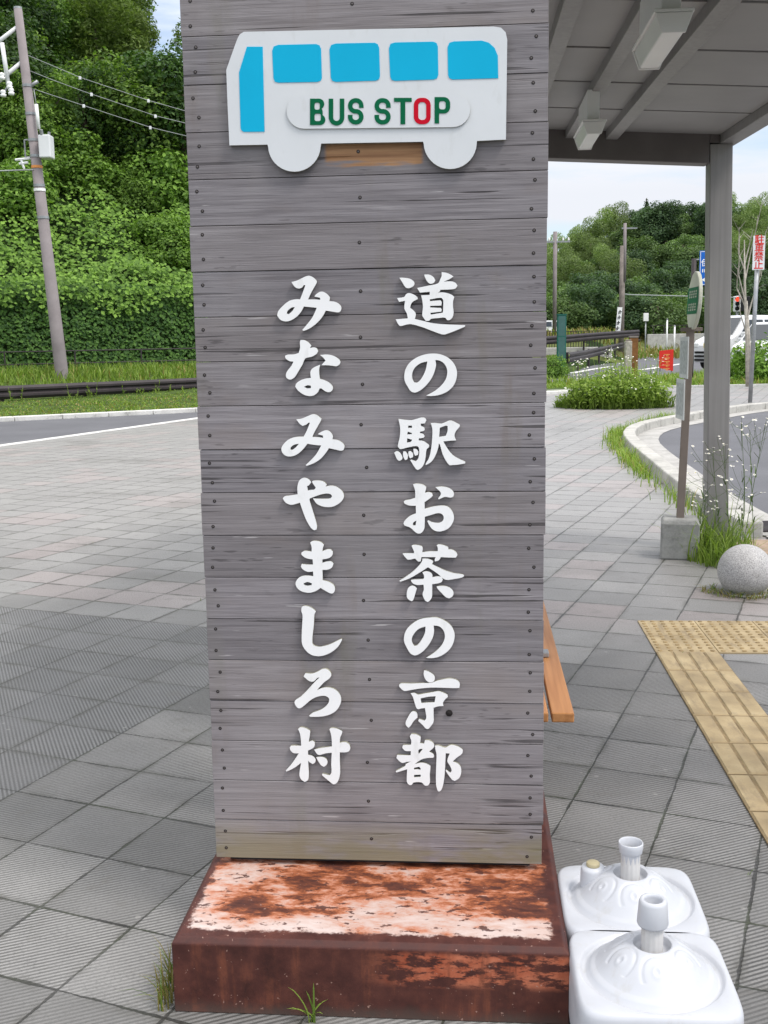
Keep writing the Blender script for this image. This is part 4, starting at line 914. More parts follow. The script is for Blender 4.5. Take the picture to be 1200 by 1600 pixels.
# ================================================================== TACTILE PAVING
TO = Vector((1.3495, 5.7079, 0))
tp = thing('tactile_paving', 'yellow tactile paving turning a corner from studded slabs to a ribbed strip', 'tactile paving', TO, TH)
def slab(i, j, kind):
    x, y = i * 0.3, -j * 0.3
    m = MB(); m.box(x + 0.002, x + 0.298, y - 0.298, y - 0.002, -0.02, 0.0065, 0 if kind == 'd' else 1)
    if kind == 'd':
        for p in range(6):
            for q in range(6):
                m.lathe([(0.0125, 0.0), (0.0095, 0.0045), (0.0, 0.005)], 10, c=(x + 0.025 + p * 0.05, y - 0.025 - q * 0.05, 0.0064), mi=1)
    else:
        for p in range(4):
            c = x + 0.0375 + p * 0.075
            m.add([(c - 0.0335, y - 0.292, 0.0066), (c + 0.0335, y - 0.292, 0.0066), (c + 0.0335, y - 0.008, 0.0066), (c - 0.0335, y - 0.008, 0.0066), (c - 0.0285, y - 0.286, 0.0115), (c + 0.0285, y - 0.286, 0.0115), (c + 0.0285, y - 0.014, 0.0115), (c - 0.0285, y - 0.014, 0.0115)],
                  [(4, 5, 6, 7), (0, 1, 5, 4), (1, 2, 6, 5), (2, 3, 7, 6), (3, 0, 4, 7)])
    m.build('dot_slab' if kind == 'd' else 'bar_slab', [MT['tactile'], MT['tactile_stud'] if kind == 'd' else MT['tactile_dirt']], tp)
for i in range(5):
    for j in range(2): slab(i, j, 'd')
for j in range(2, 11): slab(0, j, 'b')

# ================================================================== STONE BALL, STOP POLE
ball = thing('stone_ball', 'round speckled granite ball half sunk in the paving by the post', 'bollard', G(1163, 926, 0))
m = MB(); vs = []; ns, nr = 40, 22
pr = [(0.158 * math.sin(math.pi * k / nr) + 0.0001, -0.158 * math.cos(math.pi * k / nr) + 0.132) for k in range(nr + 1)]
m.lathe(pr, ns); m.build('ball', MT['granite'], ball, smooth=True)
m = MB(); m.lathe([(0.14, 0.004), (0.10, 0.016), (0.0, 0.016)], 24); m.build('foot', MT['block'], ball)
sp_ = thing('bus_stop_pole', 'slim brown bus stop pole with a round green and cream disc on a concrete block', 'bus stop', (2.035, 7.42, 0), R_(-14))
m = MB(); h = 0.275
def fr(z, hw): return [(-hw, -hw, z), (hw, -hw, z), (hw, hw, z), (-hw, hw, z)]
vs = fr(0.0, 0.128) + fr(h - 0.03, 0.127) + fr(h, 0.112)
m.add(vs, [(3, 2, 1, 0), (8, 9, 10, 11)] + [(r * 4 + k, r * 4 + (k + 1) % 4, r * 4 + 4 + (k + 1) % 4, r * 4 + 4 + k) for r in (0, 1) for k in range(4)])
m.build('block', MT['block'], sp_, bevel=0.012, seg=3)
m = MB(); lean = 0.034
def px_(z): return lean * (z - h) / 1.3
hw = 0.026
m.add([(px_(z) + dx, dy, z) for z in (h - 0.02, 1.56) for dx, dy in ((-hw, -hw), (hw, -hw), (hw, hw), (-hw, hw))], [(0, 3, 2, 1), (4, 5, 6, 7), (0, 1, 5, 4), (1, 2, 6, 5), (2, 3, 7, 6), (3, 0, 4, 7)])
m.build('pole', MT['pole_brown'], sp_, bevel=0.004)
for z0, z1, dx in ((0.95, 1.22, -0.006), (1.225, 1.50, 0.004)):
    zc_ = (z0 + z1) / 2
    o = MB().box(-0.004, 0.004, -0.13, 0.13, z0 - zc_, z1 - zc_).build('timetable', MT['paper'], sp_, bevel=0.002)
    o.location = (px_(zc_) - 0.036 + dx, -0.02, zc_); o.rotation_euler.z = R_(10)
    MB().box(-0.0052, -0.0042, -0.11, 0.11, (z0 - zc_) * 0.8, (z1 - zc_) * 0.8).build('printed_panel', plain('timetable_print', (0.42, 0.45, 0.44), 0.5, var=0.3, scale=40), o)
m = MB(); m.box(-0.07, 0.07, -0.035, 0.035, 1.535, 1.56); m.build('bracket', MT['pole_brown'], sp_, bevel=0.003).location.x = 0.04
zc_ = 1.735; DR = 0.192
ds = bpy.data.objects.new('disc', None)
m = MB(); m.lathe([(DR - 0.004, -0.012), (DR, -0.008), (DR, 0.008), (DR - 0.004, 0.012)], 48, cap0=True, cap1=True)
me = m.mesh('disc', MT['sign_cream']); me.transform(Matrix.Rotation(-math.pi / 2, 4, 'Y'))
dsc = link('disc', me, sp_); dsc.location = (0.055, 0, zc_); dsc.rotation_euler = (R_(0), R_(3), R_(9))
m = MB(); bh = 0.087; N = 10; xf = -0.0135
top = [(math.sqrt((DR - 0.005) ** 2 - (bh * (1 - 2 * k / N)) ** 2), bh * (1 - 2 * k / N)) for k in range(N + 1)]
m.add([(xf, -y, z) for y, z in top] + [(xf, y, z) for y, z in reversed(top)], [tuple(range(2 * N + 2))])
m.build('green_band', MT['sign_green'], dsc)
m = MB(); random.seed(3)
for r in (0.042, -0.042):
    for k in range(4):
        yc = 0.105 - k * 0.07
        for q in range(3): m.box(xf - 0.0015, xf - 0.0008, yc - 0.022, yc + 0.022, r + (q - 1) * 0.018 - 0.004, r + (q - 1) * 0.018 + 0.004)
        m.box(xf - 0.0015, xf - 0.0008, yc - 0.005 + random.uniform(-0.008, 0.008), yc + 0.004, r - 0.026, r + 0.026)
m.build('route_marks', MT['sign_cream'], dsc)
MB().box(0.045, 0.065, -0.012, 0.012, 1.545, 1.60).build('disc_stem', MT['pole_brown'], sp_)

# ================================================================== LEFT BANK: guard rail, utility pole, fence
def guard_rail(pts, h0, label, hh=0.33, post_step=2.0, post_len=0.6, grp='brown guard rails'):
    P = [Vector(p) for p in pts]; L = sum((b - a).length for a, b in zip(P, P[1:]))
    r = thing('guard_rail', label, 'guard rail', P[0], 0, grp); O = P[0]
    prof = [(0, 0), (-0.05, 0.07), (-0.05, 0.12), (0.0, 0.16), (0.0, 0.18), (-0.05, 0.22), (-0.05, 0.27), (0, 0.33)]
    m = MB(); vs = []
    for i, p in enumerate(P):
        d = (P[min(i + 1, len(P) - 1)] - P[max(i - 1, 0)]); n = Vector((d.y, -d.x, 0)).normalized()
        if n.y > 0: n = -n
        for (u, z) in prof: vs.append(p - O + n * (-u) + Vector((0, 0, h0 + z * hh / 0.33)))
        for (u, z) in reversed(prof): vs.append(p - O + n * (-u - 0.008 + 0.0) * 1 - n * 0.012 + Vector((0, 0, h0 + z * hh / 0.33)))
    k = len(prof) * 2
    for i in range(len(P) - 1):
        for q in range(k): m.f.append((i * k + q, i * k + (q + 1) % k, (i + 1) * k + (q + 1) % k, (i + 1) * k + q)); m.mi.append(0)
    m.f.append(tuple(range(k))); m.mi.append(0); m.f.append(tuple((len(P) - 1) * k + q for q in range(k - 1, -1, -1))); m.mi.append(0)
    m.v = [tuple(v) for v in vs]
    m.build('beam', MT['rail'], r)
    acc = 0.3
    for a, b in zip(P, P[1:]):
        l = (b - a).length; d = (b - a) / l; n = Vector((d.y, -d.x, 0)); n = -n if n.y > 0 else n
        while acc < l:
            c = a + d * acc - O - n * 0.10
            q = MB(); q.tube([c + Vector((0, 0, h0 - post_len)), c + Vector((0, 0, h0 + hh * 1.02))], 0.055, 10); q.build('post', MT['rail'], r)
            acc += post_step
        acc -= l
    return r
gl, g_r = G(0, 629, 0.10), G(305, 613, 0.10)
gdv = (g_r - gl).normalized()
guard_rail([gl - gdv * 9, gl, g_r, g_r + gdv * 4], 0.07, 'dark brown guard rail in the grass on the left in front of the utility pole', post_step=2.2, post_len=0.2)
PY = 31.0
def A3(x, y, d=PY): return AT(x, y, d)
pb, pt_ = A3(98, 596), A3(28, 14)
up = thing('utility_pole', 'leaning grey concrete utility pole with transformer box and insulators on the left bank', 'utility pole', pb)
def L(x, y, dd=0.0): return AT(x, y, PY + dd) - pb
m = MB(); m.tube([Vector((0, 0, -0.5)), Vector((0, 0, 0)), L(28, 14)], [0.19, 0.185, 0.108], 20); m.build('pole', MT['pole_conc'], up, smooth=True)
m = MB(); q = L(28, 14); m.lathe([(0.11, 0), (0.105, 0.05), (0.0, 0.07)], 16, c=tuple(q)); m.build('pole_cap', MT['metal'], up)
def rod(name, pts, r, mat='metal', parent=None): m = MB(); m.tube([L(*p) for p in pts], r, 8); return m.build(name, MT[mat], parent or up, smooth=True)
rod('crossarm', [(26, 43), (-22, 80)], 0.055, 'white_metal'); rod('crossarm', [(33, 98), (-20, 142)], 0.055, 'white_metal')
rod('brace', [(3, 67, -0.1), (13, 133, -0.1)], 0.06, 'white_metal'); rod('side_arm', [(46, 136), (59, 127)], 0.05); rod('brace', [(5, 148), (13, 133)], 0.03)
for (x, y) in ((15, 133), (5, 146), (17.5, 143), (3, 119)):
    m = MB(); c = L(x, y, -0.15)
    m.lathe([(0.0, -0.1), (0.07, -0.09), (0.085, -0.03), (0.05, -0.01), (0.08, 0.03), (0.06, 0.08), (0, 0.1)], 12, c=tuple(c)); m.build('insulator', MT['lamp_white'], up, smooth=True)
rod('fuse_tube', [(56.5, 163, -0.15), (60.5, 201, -0.15)], 0.048, 'lamp_white'); rod('wire_lead', [(53, 140, -0.1), (56.5, 163, -0.15)], 0.012, 'wire')
c0 = L(72, 230, -0.1); m = MB(); m.box(c0.x - 0.15, c0.x + 0.17, c0.y - 0.2, c0.y + 0.2, c0.z - 0.3, c0.z + 0.3); tb = m.build('transformer_box', MT['white_metal'], up, bevel=0.03)
m = MB(); m.tube([c0 + Vector((-0.05, -0.15, 0.28)), c0 + Vector((-0.05, -0.2, 0.42))], 0.05, 8); m.tube([c0 + Vector((0.12, -0.1, 0.28)), c0 + Vector((0.14, -0.1, 0.38))], 0.04, 8); m.build('bushing', MT['metal'], tb)
m = MB()
for a, b in (((38, 219), (62, 217)), ((40, 246), (62, 244)), ((38, 219), (40, 246))): m.tube([L(*a), L(*b)], 0.022, 6)
m.build('bracket', MT['metal'], up)
m = MB()
for a, b in (((24, 250), (50, 247)), ((33, 250), (38, 264)), ((44, 254), (30, 256))): m.tube([L(*a), L(*b)], 0.035, 6)
m.build('bracket', MT['white_metal'], up)
def band(y, mat, hgt=0.07):
    x = 28 + (y - 14) / 582 * 70; c = L(x, y); r = 0.108 + (y - 14) / 582 * 0.08
    m = MB(); m.lathe([(r, -hgt / 2), (r + 0.012, -hgt / 2), (r + 0.012, hgt / 2), (r, hgt / 2)], 20, c=tuple(c)); m.build('band', MT[mat], up)
for y, mt in ((134, 'metal'), (178, 'metal'), (219, 'metal'), (244, 'metal'), (261, 'orange'), (297, 'lamp_white'), (290, 'metal'), (340, 'metal')): band(y, mt)
# overhead wires from the pole across to the right, and one to the left
def wire(pts, label, r=0.009, clips=()):
    P = [AT(*p) for p in pts]; O = P[0]
    t = thing('overhead_wire', label, 'cable', O, 0, 'wires strung from the utility pole')
    Q = [Vector((p.x, p.y, p.z)) - O for p in P]
    m = MB(); m.tube(Q, r, 6, caps=True); m.build('wire', MT['wire'], t, smooth=True)
    for c in clips:
        k = AT(*c) - O; m = MB(); m.box(k.x - 0.035, k.x + 0.03, k.y - 0.03, k.y + 0.03, k.z - 0.06, k.z + 0.03); m.build('clip', MT['white_metal'], t, bevel=0.01)
wire([(33, 82, 31), (85, 104, 31.2), (125, 121, 31.4), (232, 157, 32), (288, 173, 32.4), (420, 205, 33)], 'thin grey wire from the leaning pole, topmost of the three running right', clips=((125, 121, 31.4), (232, 157, 32)))
wire([(40, 108, 31), (85, 126, 31.2), (131, 143, 31.4), (243, 181, 32), (288, 192, 32.4), (420, 222, 33)], 'thin grey wire from the leaning pole, middle of the three running right', clips=((143, 147, 31.4), (243, 181, 32)))
wire([(50, 138, 31), (67, 144, 31.1), (131, 165, 31.4), (235, 199, 32), (289, 212, 32.4), (420, 240, 33)], 'thin grey wire from the leaning pole, lowest of the three running right', clips=((131, 165, 31.4), (235, 199, 32)))
wire([(-90, 266, 30), (0, 267, 30.6), (57, 265, 30.9)], 'thin grey wire coming from the left to the orange band of the leaning pole', r=0.018)
# wire fence in front of the ivy
fp = [xy(9.9, t) for t in (-12, -8, -4, 0, 4, 8)]
fo = Vector((fp[0][0], fp[0][1], 0.5)); fen = thing('wire_fence', 'low dark wire fence standing along the foot of the ivy wall', 'fence', fo)
m = MB()
for zz in (0.78, 0.42): m.tube([Vector((x, y, 0.5 + zz)) - fo for x, y in fp], 0.018, 6)
m.build('rails', MT['rail'], fen)
for i in range(11):
    x, y = xy(9.9, -12 + i * 2.0); m = MB(); c = Vector((x, y, 0.4)) - fo; m.tube([c, c + Vector((0, 0, 0.9))], 0.025, 6); m.build('post', MT['rail'], fen)

# ================================================================== RIGHT-HAND SIDE, MIDDLE AND FAR DISTANCE
def sign_post(name, label, cat, base, top_z, r, mat='metal'):
    t = thing(name, label, cat, base); m = MB(); m.tube([(0, 0, -0.1), (0, 0, top_z - base.z)], r, 12); m.build('pole', MT[mat], t, smooth=True); return t
b = G(1172, 629); d = b.y
np_ = sign_post('no_parking_sign', 'white no parking board with red characters on a thin grey pole at the kerb', 'sign', b, AT(1184, 368, d).z, 0.045)
zt, zb_ = AT(1184, 369, d).z, AT(1184, 422, d).z; wdt = 0.255; dx_ = AT(1184, 395, d).x - b.x
np_.children[0].rotation_euler.y = math.atan2(dx_, (zt + zb_) / 2)
MB().box(dx_ - wdt / 2, dx_ + wdt / 2, -0.075, -0.055, zb_, zt).build('board', MT['white_metal'], np_, bevel=0.004)
for k, ch in enumerate('駐車禁止'):
    text_mesh(ch, 0.205, MT['red'], 'character', np_, (dx_, -0.078, zt - (zt - zb_) * (0.13 + 0.245 * k)))
# blue direction sign on a dark mast
d = 35.0; b = AT(1079, 600, d); b.z = 0
bs_ = sign_post('direction_sign', 'blue road direction sign with white marks half hidden behind the shelter post', 'sign', b, AT(1079, 404, d).z, 0.075, 'rail')
z0, z1 = AT(1095, 446, d).z, AT(1095, 392, d).z; xl = AT(1092, 420, d).x - b.x
bo = MB().box(xl, xl + 0.62, -0.05, -0.03, z0, z1).build('board', MT['blue'], bs_, bevel=0.004)
m = MB(); m.box(0.06, xl + 0.3, -0.028, 0.0, z1 - 0.28, z1 - 0.24); m.box(0.06, xl + 0.3, -0.028, 0.0, z0 + 0.24, z0 + 0.28); m.build('arm', MT['metal'], bs_)
m = MB()
m.box(xl + 0.02, xl + 0.60, -0.0525, -0.0505, z1 - 0.035, z1 - 0.02); m.box(xl + 0.02, xl + 0.60, -0.0525, -0.0505, z0 + 0.02, z0 + 0.035); m.box(xl + 0.02, xl + 0.035, -0.0525, -0.0505, z0 + 0.04, z1 - 0.04)
m.build('border', MT['lamp_white'], bs_)
m = MB(); m.add([(xl + 0.09, -0.0525, z0 + 0.17), (xl + 0.19, -0.0525, z0 + 0.10), (xl + 0.19, -0.0525, z0 + 0.24)], [(0, 1, 2)]); m.box(xl + 0.19, xl + 0.4, -0.0527, -0.0507, z0 + 0.145, z0 + 0.195); m.build('arrow', MT['lamp_white'], bs_)
text_mesh('伊', 0.24, MT['lamp_white'], 'character', bs_, (xl + 0.17, -0.053, z1 - 0.38))
m = MB()
for q in range(3): m.box(xl + 0.09 + 0.06 * q, xl + 0.12 + 0.06 * q, -0.0525, -0.0505, z1 - 0.66, z1 - 0.56)
m.build('small_marks', MT['lamp_white'], bs_)
# traffic signal
d = 78.0; b = AT(1150, 540, d); b.z = gz(b.x, d)
ts = sign_post('traffic_signal', 'white upright traffic signal showing red beyond the van', 'traffic light', b, AT(1150, 462, d).z, 0.09)
cx_ = AT(1150, 475, d).x - b.x; zA, zB_ = AT(1150, 487, d).z - b.z, AT(1150, 463, d).z - b.z
MB().box(cx_ - 0.24, cx_ + 0.24, -0.3, -0.1, zA, zB_).build('housing', MT['white_metal'], ts, bevel=0.03)
MB().box(cx_ + 0.25, cx_ + 0.9, -0.28, -0.12, zA + 0.02, zB_ - 0.02).build('side_housing', MT['black'], ts, bevel=0.03)
for k, mt in enumerate(('red_lamp', 'black', 'black')):
    m = MB(); z = zB_ - (zB_ - zA) * (0.19 + 0.31 * k); m.lathe([(0.15, 0), (0.14, 0.03), (0, 0.05)], 20)
    o = m.build('lens', MT[mt], ts, smooth=True); o.location = (cx_, -0.301, z); o.rotation_euler.x = math.pi / 2
    m = MB(); vs = [(0.17 * math.cos(math.pi * q / 10), y, 0.17 * math.sin(math.pi * q / 10)) for y in (-0.301, -0.5) for q in range(11)]
    m.add(vs, [(q, q + 1, 12 + q, 11 + q) for q in range(10)]); v = m.build('visor', MT['black'], ts); v.location = (cx_, 0, z)
# red board
a_, b_ = G(1031, 588), G(1052, 587); d = 41.0
ctr = AT(1041, 588, d); ctr.z = 0
rbn = thing('red_board', 'red notice board with orange lettering standing behind the flowering weeds', 'sign', ctr)
x0, x1 = AT(1030, 566, d).x - ctr.x, AT(1052, 566, d).x - ctr.x; z1 = AT(1041, 546, d).z; z0 = 0.12
m = MB(); m.add([(x0, 0, z0 + 0.12), (x1, 0, z0), (x1, 0, z1), (x0, 0, z1 - 0.05), (x0, 0.03, z0 + 0.12), (x1, 0.03, z0), (x1, 0.03, z1), (x0, 0.03, z1 - 0.05)], [(0, 1, 2, 3), (7, 6, 5, 4), (0, 4, 5, 1), (1, 5, 6, 2), (2, 6, 7, 3), (3, 7, 4, 0)])
m.build('board', MT['red'], rbn)
for x in (x0 + 0.05, x1 - 0.05): q = MB(); q.tube([(x, 0.05, -0.1), (x, 0.05, z1 - 0.1)], 0.02, 6); q.build('leg', MT['metal'], rbn)
m = MB(); random.seed(5)
for k in range(5):
    zc2 = z1 - 0.2 - k * 0.13; w2 = 0.10 + 0.02 * random.random()
    m.box(-w2, w2, -0.006, -0.002, zc2, zc2 + 0.03); m.box(-0.02, 0.015, -0.006, -0.002, zc2 - 0.06, zc2); m.box(w2 * 0.3, w2 * 0.5, -0.006, -0.002, zc2 - 0.07, zc2)
m.build('lettering', MT['orange'], rbn)
# poles in the distance
d = 69.0; b = AT(970, 560, d); b.z = 0
q = sign_post('utility_pole', 'weathered wooden pole with a thinner pole lashed to its top behind the guard rail', 'utility pole', b, AT(972, 384, d).z, 0.17, 'wood_pole')
xt = AT(973.5, 350, d).x - b.x; m = MB(); m.tube([(xt * 0.4 + 0.12, -0.1, AT(970, 440, d).z), (xt + 0.1, -0.1, AT(973, 349, d).z)], 0.10, 10); m.build('upper_pole', MT['pole_conc'], q, smooth=True)
m = MB(); zz = AT(974, 357, d).z; m.box(xt - 0.1, xt + 0.85, -0.15, -0.05, zz - 0.04, zz + 0.04); m.build('crossarm', MT['metal'], q)
m = MB(); m.tube([(0, 0, AT(970, 459, d).z), (0.6, 0.5, AT(985, 460, d).z), (9, 6, AT(1090, 461, d).z)], 0.03, 6); m.build('cable', MT['wire'], q)
d = 72.0; b = AT(866, 545, d); b.z = gz(b.x, d)
q = sign_post('utility_pole', 'tall thin grey pole with a crossarm next to the sign edge', 'utility pole', b, AT(866, 362, d).z, 0.13, 'pole_conc')
zz = AT(866, 378, d).z - b.z; m = MB(); m.box(-1.3, 0.95, -0.12, -0.04, zz - 0.05, zz + 0.05); m.build('crossarm', MT['metal'], q)
for x in (-0.9, -0.4, 0.5, 0.85):
    m = MB(); m.lathe([(0.03, 0), (0.07, 0.05), (0.05, 0.1), (0.07, 0.15), (0, 0.22)], 8, c=(x, -0.08, zz + 0.05)); m.build('insulator', MT['lamp_white'], q)
# leaning white banner by the pole
d = 66.0; b = AT(965, 560, d); b.z = 0
bn = thing('banner', 'leaning white cloth banner with dark brush marks beside the wooden pole', 'banner', b)
m = MB(); P4 = [AT(961, 527, d), AT(968.5, 528, d), AT(972.5, 480, d), AT(965, 480, d)]
m.add([p - b for p in P4] + [p - b + Vector((0, 0.02, 0)) for p in P4], [(0, 1, 2, 3), (7, 6, 5, 4), (0, 4, 5, 1), (1, 5, 6, 2), (2, 6, 7, 3), (3, 7, 4, 0)]); m.build('cloth', MT['lamp_white'], bn)
m = MB(); m.tube([AT(959.5, 556, d) - b + Vector((0, 0.06, 0)), AT(966, 479, d) - b + Vector((0, 0.06, 0))], 0.03, 6); m.build('banner_pole', MT['metal'], bn)
m = MB()
for k in range(5):
    c = AT(969 - k * 1.3, 487 + k * 8.5, d) - b; m.box(c.x - 0.1, c.x + 0.1, -0.012, -0.004, c.z - 0.02, c.z + 0.02); m.box(c.x - 0.03, c.x + 0.02, -0.012, -0.004, c.z - 0.12, c.z + 0.1)
    m.box(c.x - 0.1, c.x - 0.06, -0.012, -0.004, c.z - 0.14, c.z - 0.03)
m.build('brush_marks', MT['black'], bn)
# green cabinet on the left edge of the gap
d = 52.0; b = AT(877, 552, d); b.z = 0
gb = thing('green_cabinet', 'tall narrow green painted cabinet beside the grey pole', 'cabinet', b)
xw = AT(884, 520, d).x - AT(870, 520, d).x; zt = AT(877, 492, d).z
MB().box(-xw / 2, xw / 2, -0.1, 0.1, -0.1, zt).build('body', MT['green_box'], gb, bevel=0.01)
m = MB(); m.box(-xw / 2 + 0.05, xw / 2 - 0.05, -0.106, -0.102, 0.3, zt * 0.58); m.box(-xw / 2 + 0.05, xw / 2 - 0.05, -0.106, -0.102, zt * 0.6, zt - 0.06); m.build('door_panels', plain('grey_green', (0.06, 0.14, 0.13), 0.5), gb)
MB().box(-xw / 2 - 0.03, xw / 2 + 0.03, -0.12, 0.12, zt + 0.001, zt + 0.04).build('cap', MT['green_box'], gb)
# guard rails and railing
def gp(x, y, d): p = AT(x, y, d); return Vector((p.x, p.y, p.z))
guard_rail([gp(889, 567, 43) + Vector((0, 0, 0)), gp(915, 561, 50), gp(945, 553, 58), gp(975, 544.5, 70), gp(1000, 538, 84), gp(1014, 534, 92), gp(1016, 530, 100)], 0, 'brown guard rail curving along the road behind the flowering weeds', hh=0.40, post_step=4.5, post_len=0.45)
guard_rail([gp(845, 539, 56), gp(885, 536, 58), gp(935, 531, 62), gp(998, 526, 68)], 0, 'dark straight guard rail behind the leaning banner', hh=0.42, post_step=5.0, post_len=0.7)
d = 64.0; b = AT(860, 545, d); b.z = 0.2
ra = thing('railing', 'thin dark railing with upright bars behind the green cabinet', 'railing', b)
m = MB(); zr = AT(900, 517, d).z - b.z; xe = AT(938, 517, d).x - b.x
m.box(-1, xe, -0.02, 0.02, zr - 0.04, zr); m.build('top_rail', MT['rail'], ra)
m = MB()
for k in range(26): x = -1 + (xe + 1) * k / 25; m.box(x - 0.018, x + 0.018, -0.015, 0.015, -0.4, zr - 0.041)
m.build('bars', MT['rail'], ra)
# low concrete wall of the bridge and parapet
d = 80.0; p0, p1 = AT(1012, 526, d), AT(1130, 524, d)
cw = thing('parapet_wall', 'low pale concrete parapet across the far road', 'wall', Vector((p0.x, d, p0.z - 0.25)))
MB().box(0, p1.x - p0.x, 0, 0.3, -1.6, 0.42).build('wall', MT['far_concrete'], cw, bevel=0.03)
m = MB()
for k in range(7): m.box(0.4 + k * 0.8, 0.46 + k * 0.8, 0.1, 0.16, 0.43, 1.0)
m.box(0.2, 5.6, 0.1, 0.15, 1.001, 1.05); m.build('handrail', MT['rail'], cw)
d = 60.0; p0 = AT(842, 552, d)
cw = thing('retaining_wall', 'low pale concrete wall under the guard rails', 'wall', Vector((p0.x, d + 1, 0)))
MB().box(0, AT(962, 552, d).x - p0.x, 0, 0.3, -0.1, AT(900, 543, d).z).build('wall', MT['far_concrete'], cw, bevel=0.03)
# stump and stake
d = 38.0; b = AT(989, 575, d); b.z = 0
sk = thing('wooden_stake', 'reddish brown square wooden stake among the white flowers', 'stake', b)
MB().box(-0.14, 0.14, -0.12, 0.12, -0.1, AT(989, 528, d).z).build('stake', plain('brown_wood', (0.20, 0.09, 0.03), 0.8, var=0.3), sk, bevel=0.015)
MB().box(-0.15, 0.15, -0.13, 0.13, AT(989, 528, d).z + 0.001, AT(989, 526, d).z + 0.02).build('cap', MT['wood_pole'], sk, bevel=0.01)
d = 37.0; b = AT(981, 578, d); b.z = 0
sk = thing('marker_post', 'pale grey squared post beside the brown stake', 'post', b)
MB().box(-0.11, 0.11, -0.1, 0.1, -0.1, AT(981, 533, d).z).build('post', MT['bare_wood'], sk, bevel=0.02)
MB().box(-0.09, 0.09, -0.08, 0.08, AT(981, 533, d).z + 0.001, AT(981, 533, d).z + 0.05).build('cap', MT['wood_pole'], sk, bevel=0.02)
# small white box on a stake
d = 74.0; b = AT(1008.5, 522, d); b.z = gz(b.x, d)
wb = sign_post('meter_box', 'small white box on a thin stake against the dark trees', 'box', b, AT(1008, 500, d).z, 0.04)
z = AT(1008, 496, d).z - b.z; MB().box(-0.16, 0.16, -0.12, 0.12, z - 0.25, z + 0.28).build('box', MT['lamp_white'], wb, bevel=0.02)
for px in (1042, 1054):
    d = 76.0; b = AT(px, 520, d); b.z = gz(b.x, d); w_ = sign_post('marker_post', 'short pale marker post in the dry grass, %s of two' % ('left' if px == 1042 else 'right'), 'post', b, AT(px, 500 if px == 1042 else 510, d).z, 0.055, 'lamp_white')
    m = MB(); m.lathe([(0.065, 0), (0.065, 0.06), (0, 0.1)], 10, c=(0, 0, AT(px, 500 if px == 1042 else 510, d).z - b.z)); m.build('cap', MT['metal'], w_)
# distant road deck glimpsed through the trees
d = 118.0; p0 = AT(922, 417, d); p1 = AT(970, 412, d)
rd = thing('guard_wall', 'pale strip of road wall showing through the trees on the far hill', 'wall', p0 - Vector((0, 0, 0.5)))
MB().box(0, p1.x - p0.x + 3, 0, 0.4, 0, 0.75).build('wall', MT['far_concrete'], rd, bevel=0.03)
MB().box(0, p1.x - p0.x + 3, -0.02, 0.42, 0.751, 0.9).build('coping', MT['metal'], rd)
# vehicles
def van(label, loc, rotz, sc=1.0):
    v = thing('parked_van', label, 'van', loc, rotz); v.scale = (sc,) * 3
    Lh, hw = 1.75, 0.78
    side = [(-Lh, 0.35), (-Lh - 0.02, 0.75), (-Lh + 0.02, 1.1), (-Lh + 0.12, 1.72), (-Lh + 0.3, 1.83), (0.55, 1.86), (0.78, 1.8), (1.30, 1.18), (1.68, 1.02), (1.78, 0.85), (1.80, 0.45), (1.74, 0.28), (-Lh + 0.08, 0.26)]
    def wdt(z): return hw if z < 1.05 else hw - 0.13 * (z - 1.05) / 0.8
    m = MB(); n = len(side); vs = [(x, -wdt(z), z) for x, z in side] + [(x, wdt(z), z) for x, z in side]
    m.add(vs, [tuple(range(n)), tuple(range(2 * n - 1, n - 1, -1))] + [(i, n + i, n + (i + 1) % n, (i + 1) % n) for i in range(n)])
    bdy = m.build('body', MT['car'], v, bevel=0.05, seg=3)
    def quad(name, pts, mat, par=v): m = MB(); m.add(pts, [(0, 1, 2, 3)]); return m.build(name, MT[mat], par)
    def sidewin(x0, x1, x2, x3, z0, z1, sgn):
        o = 0.006; quad('side_window', [(x0, sgn * (wdt(z0) + o), z0), (x1, sgn * (wdt(z0) + o), z0), (x2, sgn * (wdt(z1) + o), z1), (x3, sgn * (wdt(z1) + o), z1)], 'glass')
    for sgn in (-1, 1):
        sidewin(0.02, 1.12, 0.66, 0.02, 1.15, 1.70, sgn); sidewin(-0.85, -0.06, -0.06, -0.85, 1.15, 1.70, sgn); sidewin(-1.6, -0.92, -0.92, -1.5, 1.15, 1.70, sgn)
    quad('windscreen', [(1.285, -0.62, 1.215), (1.285, 0.62, 1.215), (0.83, 0.56, 1.765), (0.83, -0.56, 1.765)], 'glass').location = (0.022, 0, 0.018)
    for sgn in (-1, 1):
        m = MB(); m.box(1.70, 1.80, sgn * 0.6 - 0.14, sgn * 0.6 + 0.14, 0.78, 0.95); m.build('headlight', MT['lamp_diff'], v, bevel=0.03)
        m = MB(); m.box(0.98, 1.12, sgn * 0.9 - 0.09, sgn * 0.9 + 0.09, 1.12, 1.3); m.build('mirror', MT['car'], v, bevel=0.03)
        for wx in (1.12, -1.12):
            m = MB(); m.lathe([(0.2, -0.09), (0.27, -0.09), (0.29, -0.05), (0.29, 0.05), (0.27, 0.09), (0.2, 0.09)], 24); wo = m.build('wheel', MT['tyre'], v, smooth=True)
            wo.location = (wx, sgn * 0.73, 0.29); wo.rotation_euler.x = math.pi / 2
            m = MB(); m.lathe([(0.2, 0.06), (0.1, 0.07), (0, 0.08)], 20); m.lathe([(0.2, -0.06), (0.1, -0.07), (0, -0.08)], 20); m.build('rim', MT['metal'], wo)
    for k in range(3): MB().box(1.805, 1.83, -0.62, 0.62, 0.33 + k * 0.13, 0.40 + k * 0.13).build('grille_bar', MT['black'], v, bevel=0.01)
    MB().box(1.812, 1.822, -0.17, 0.17, 0.78, 0.94).build('number_plate', MT['yplate'], v)
    return v
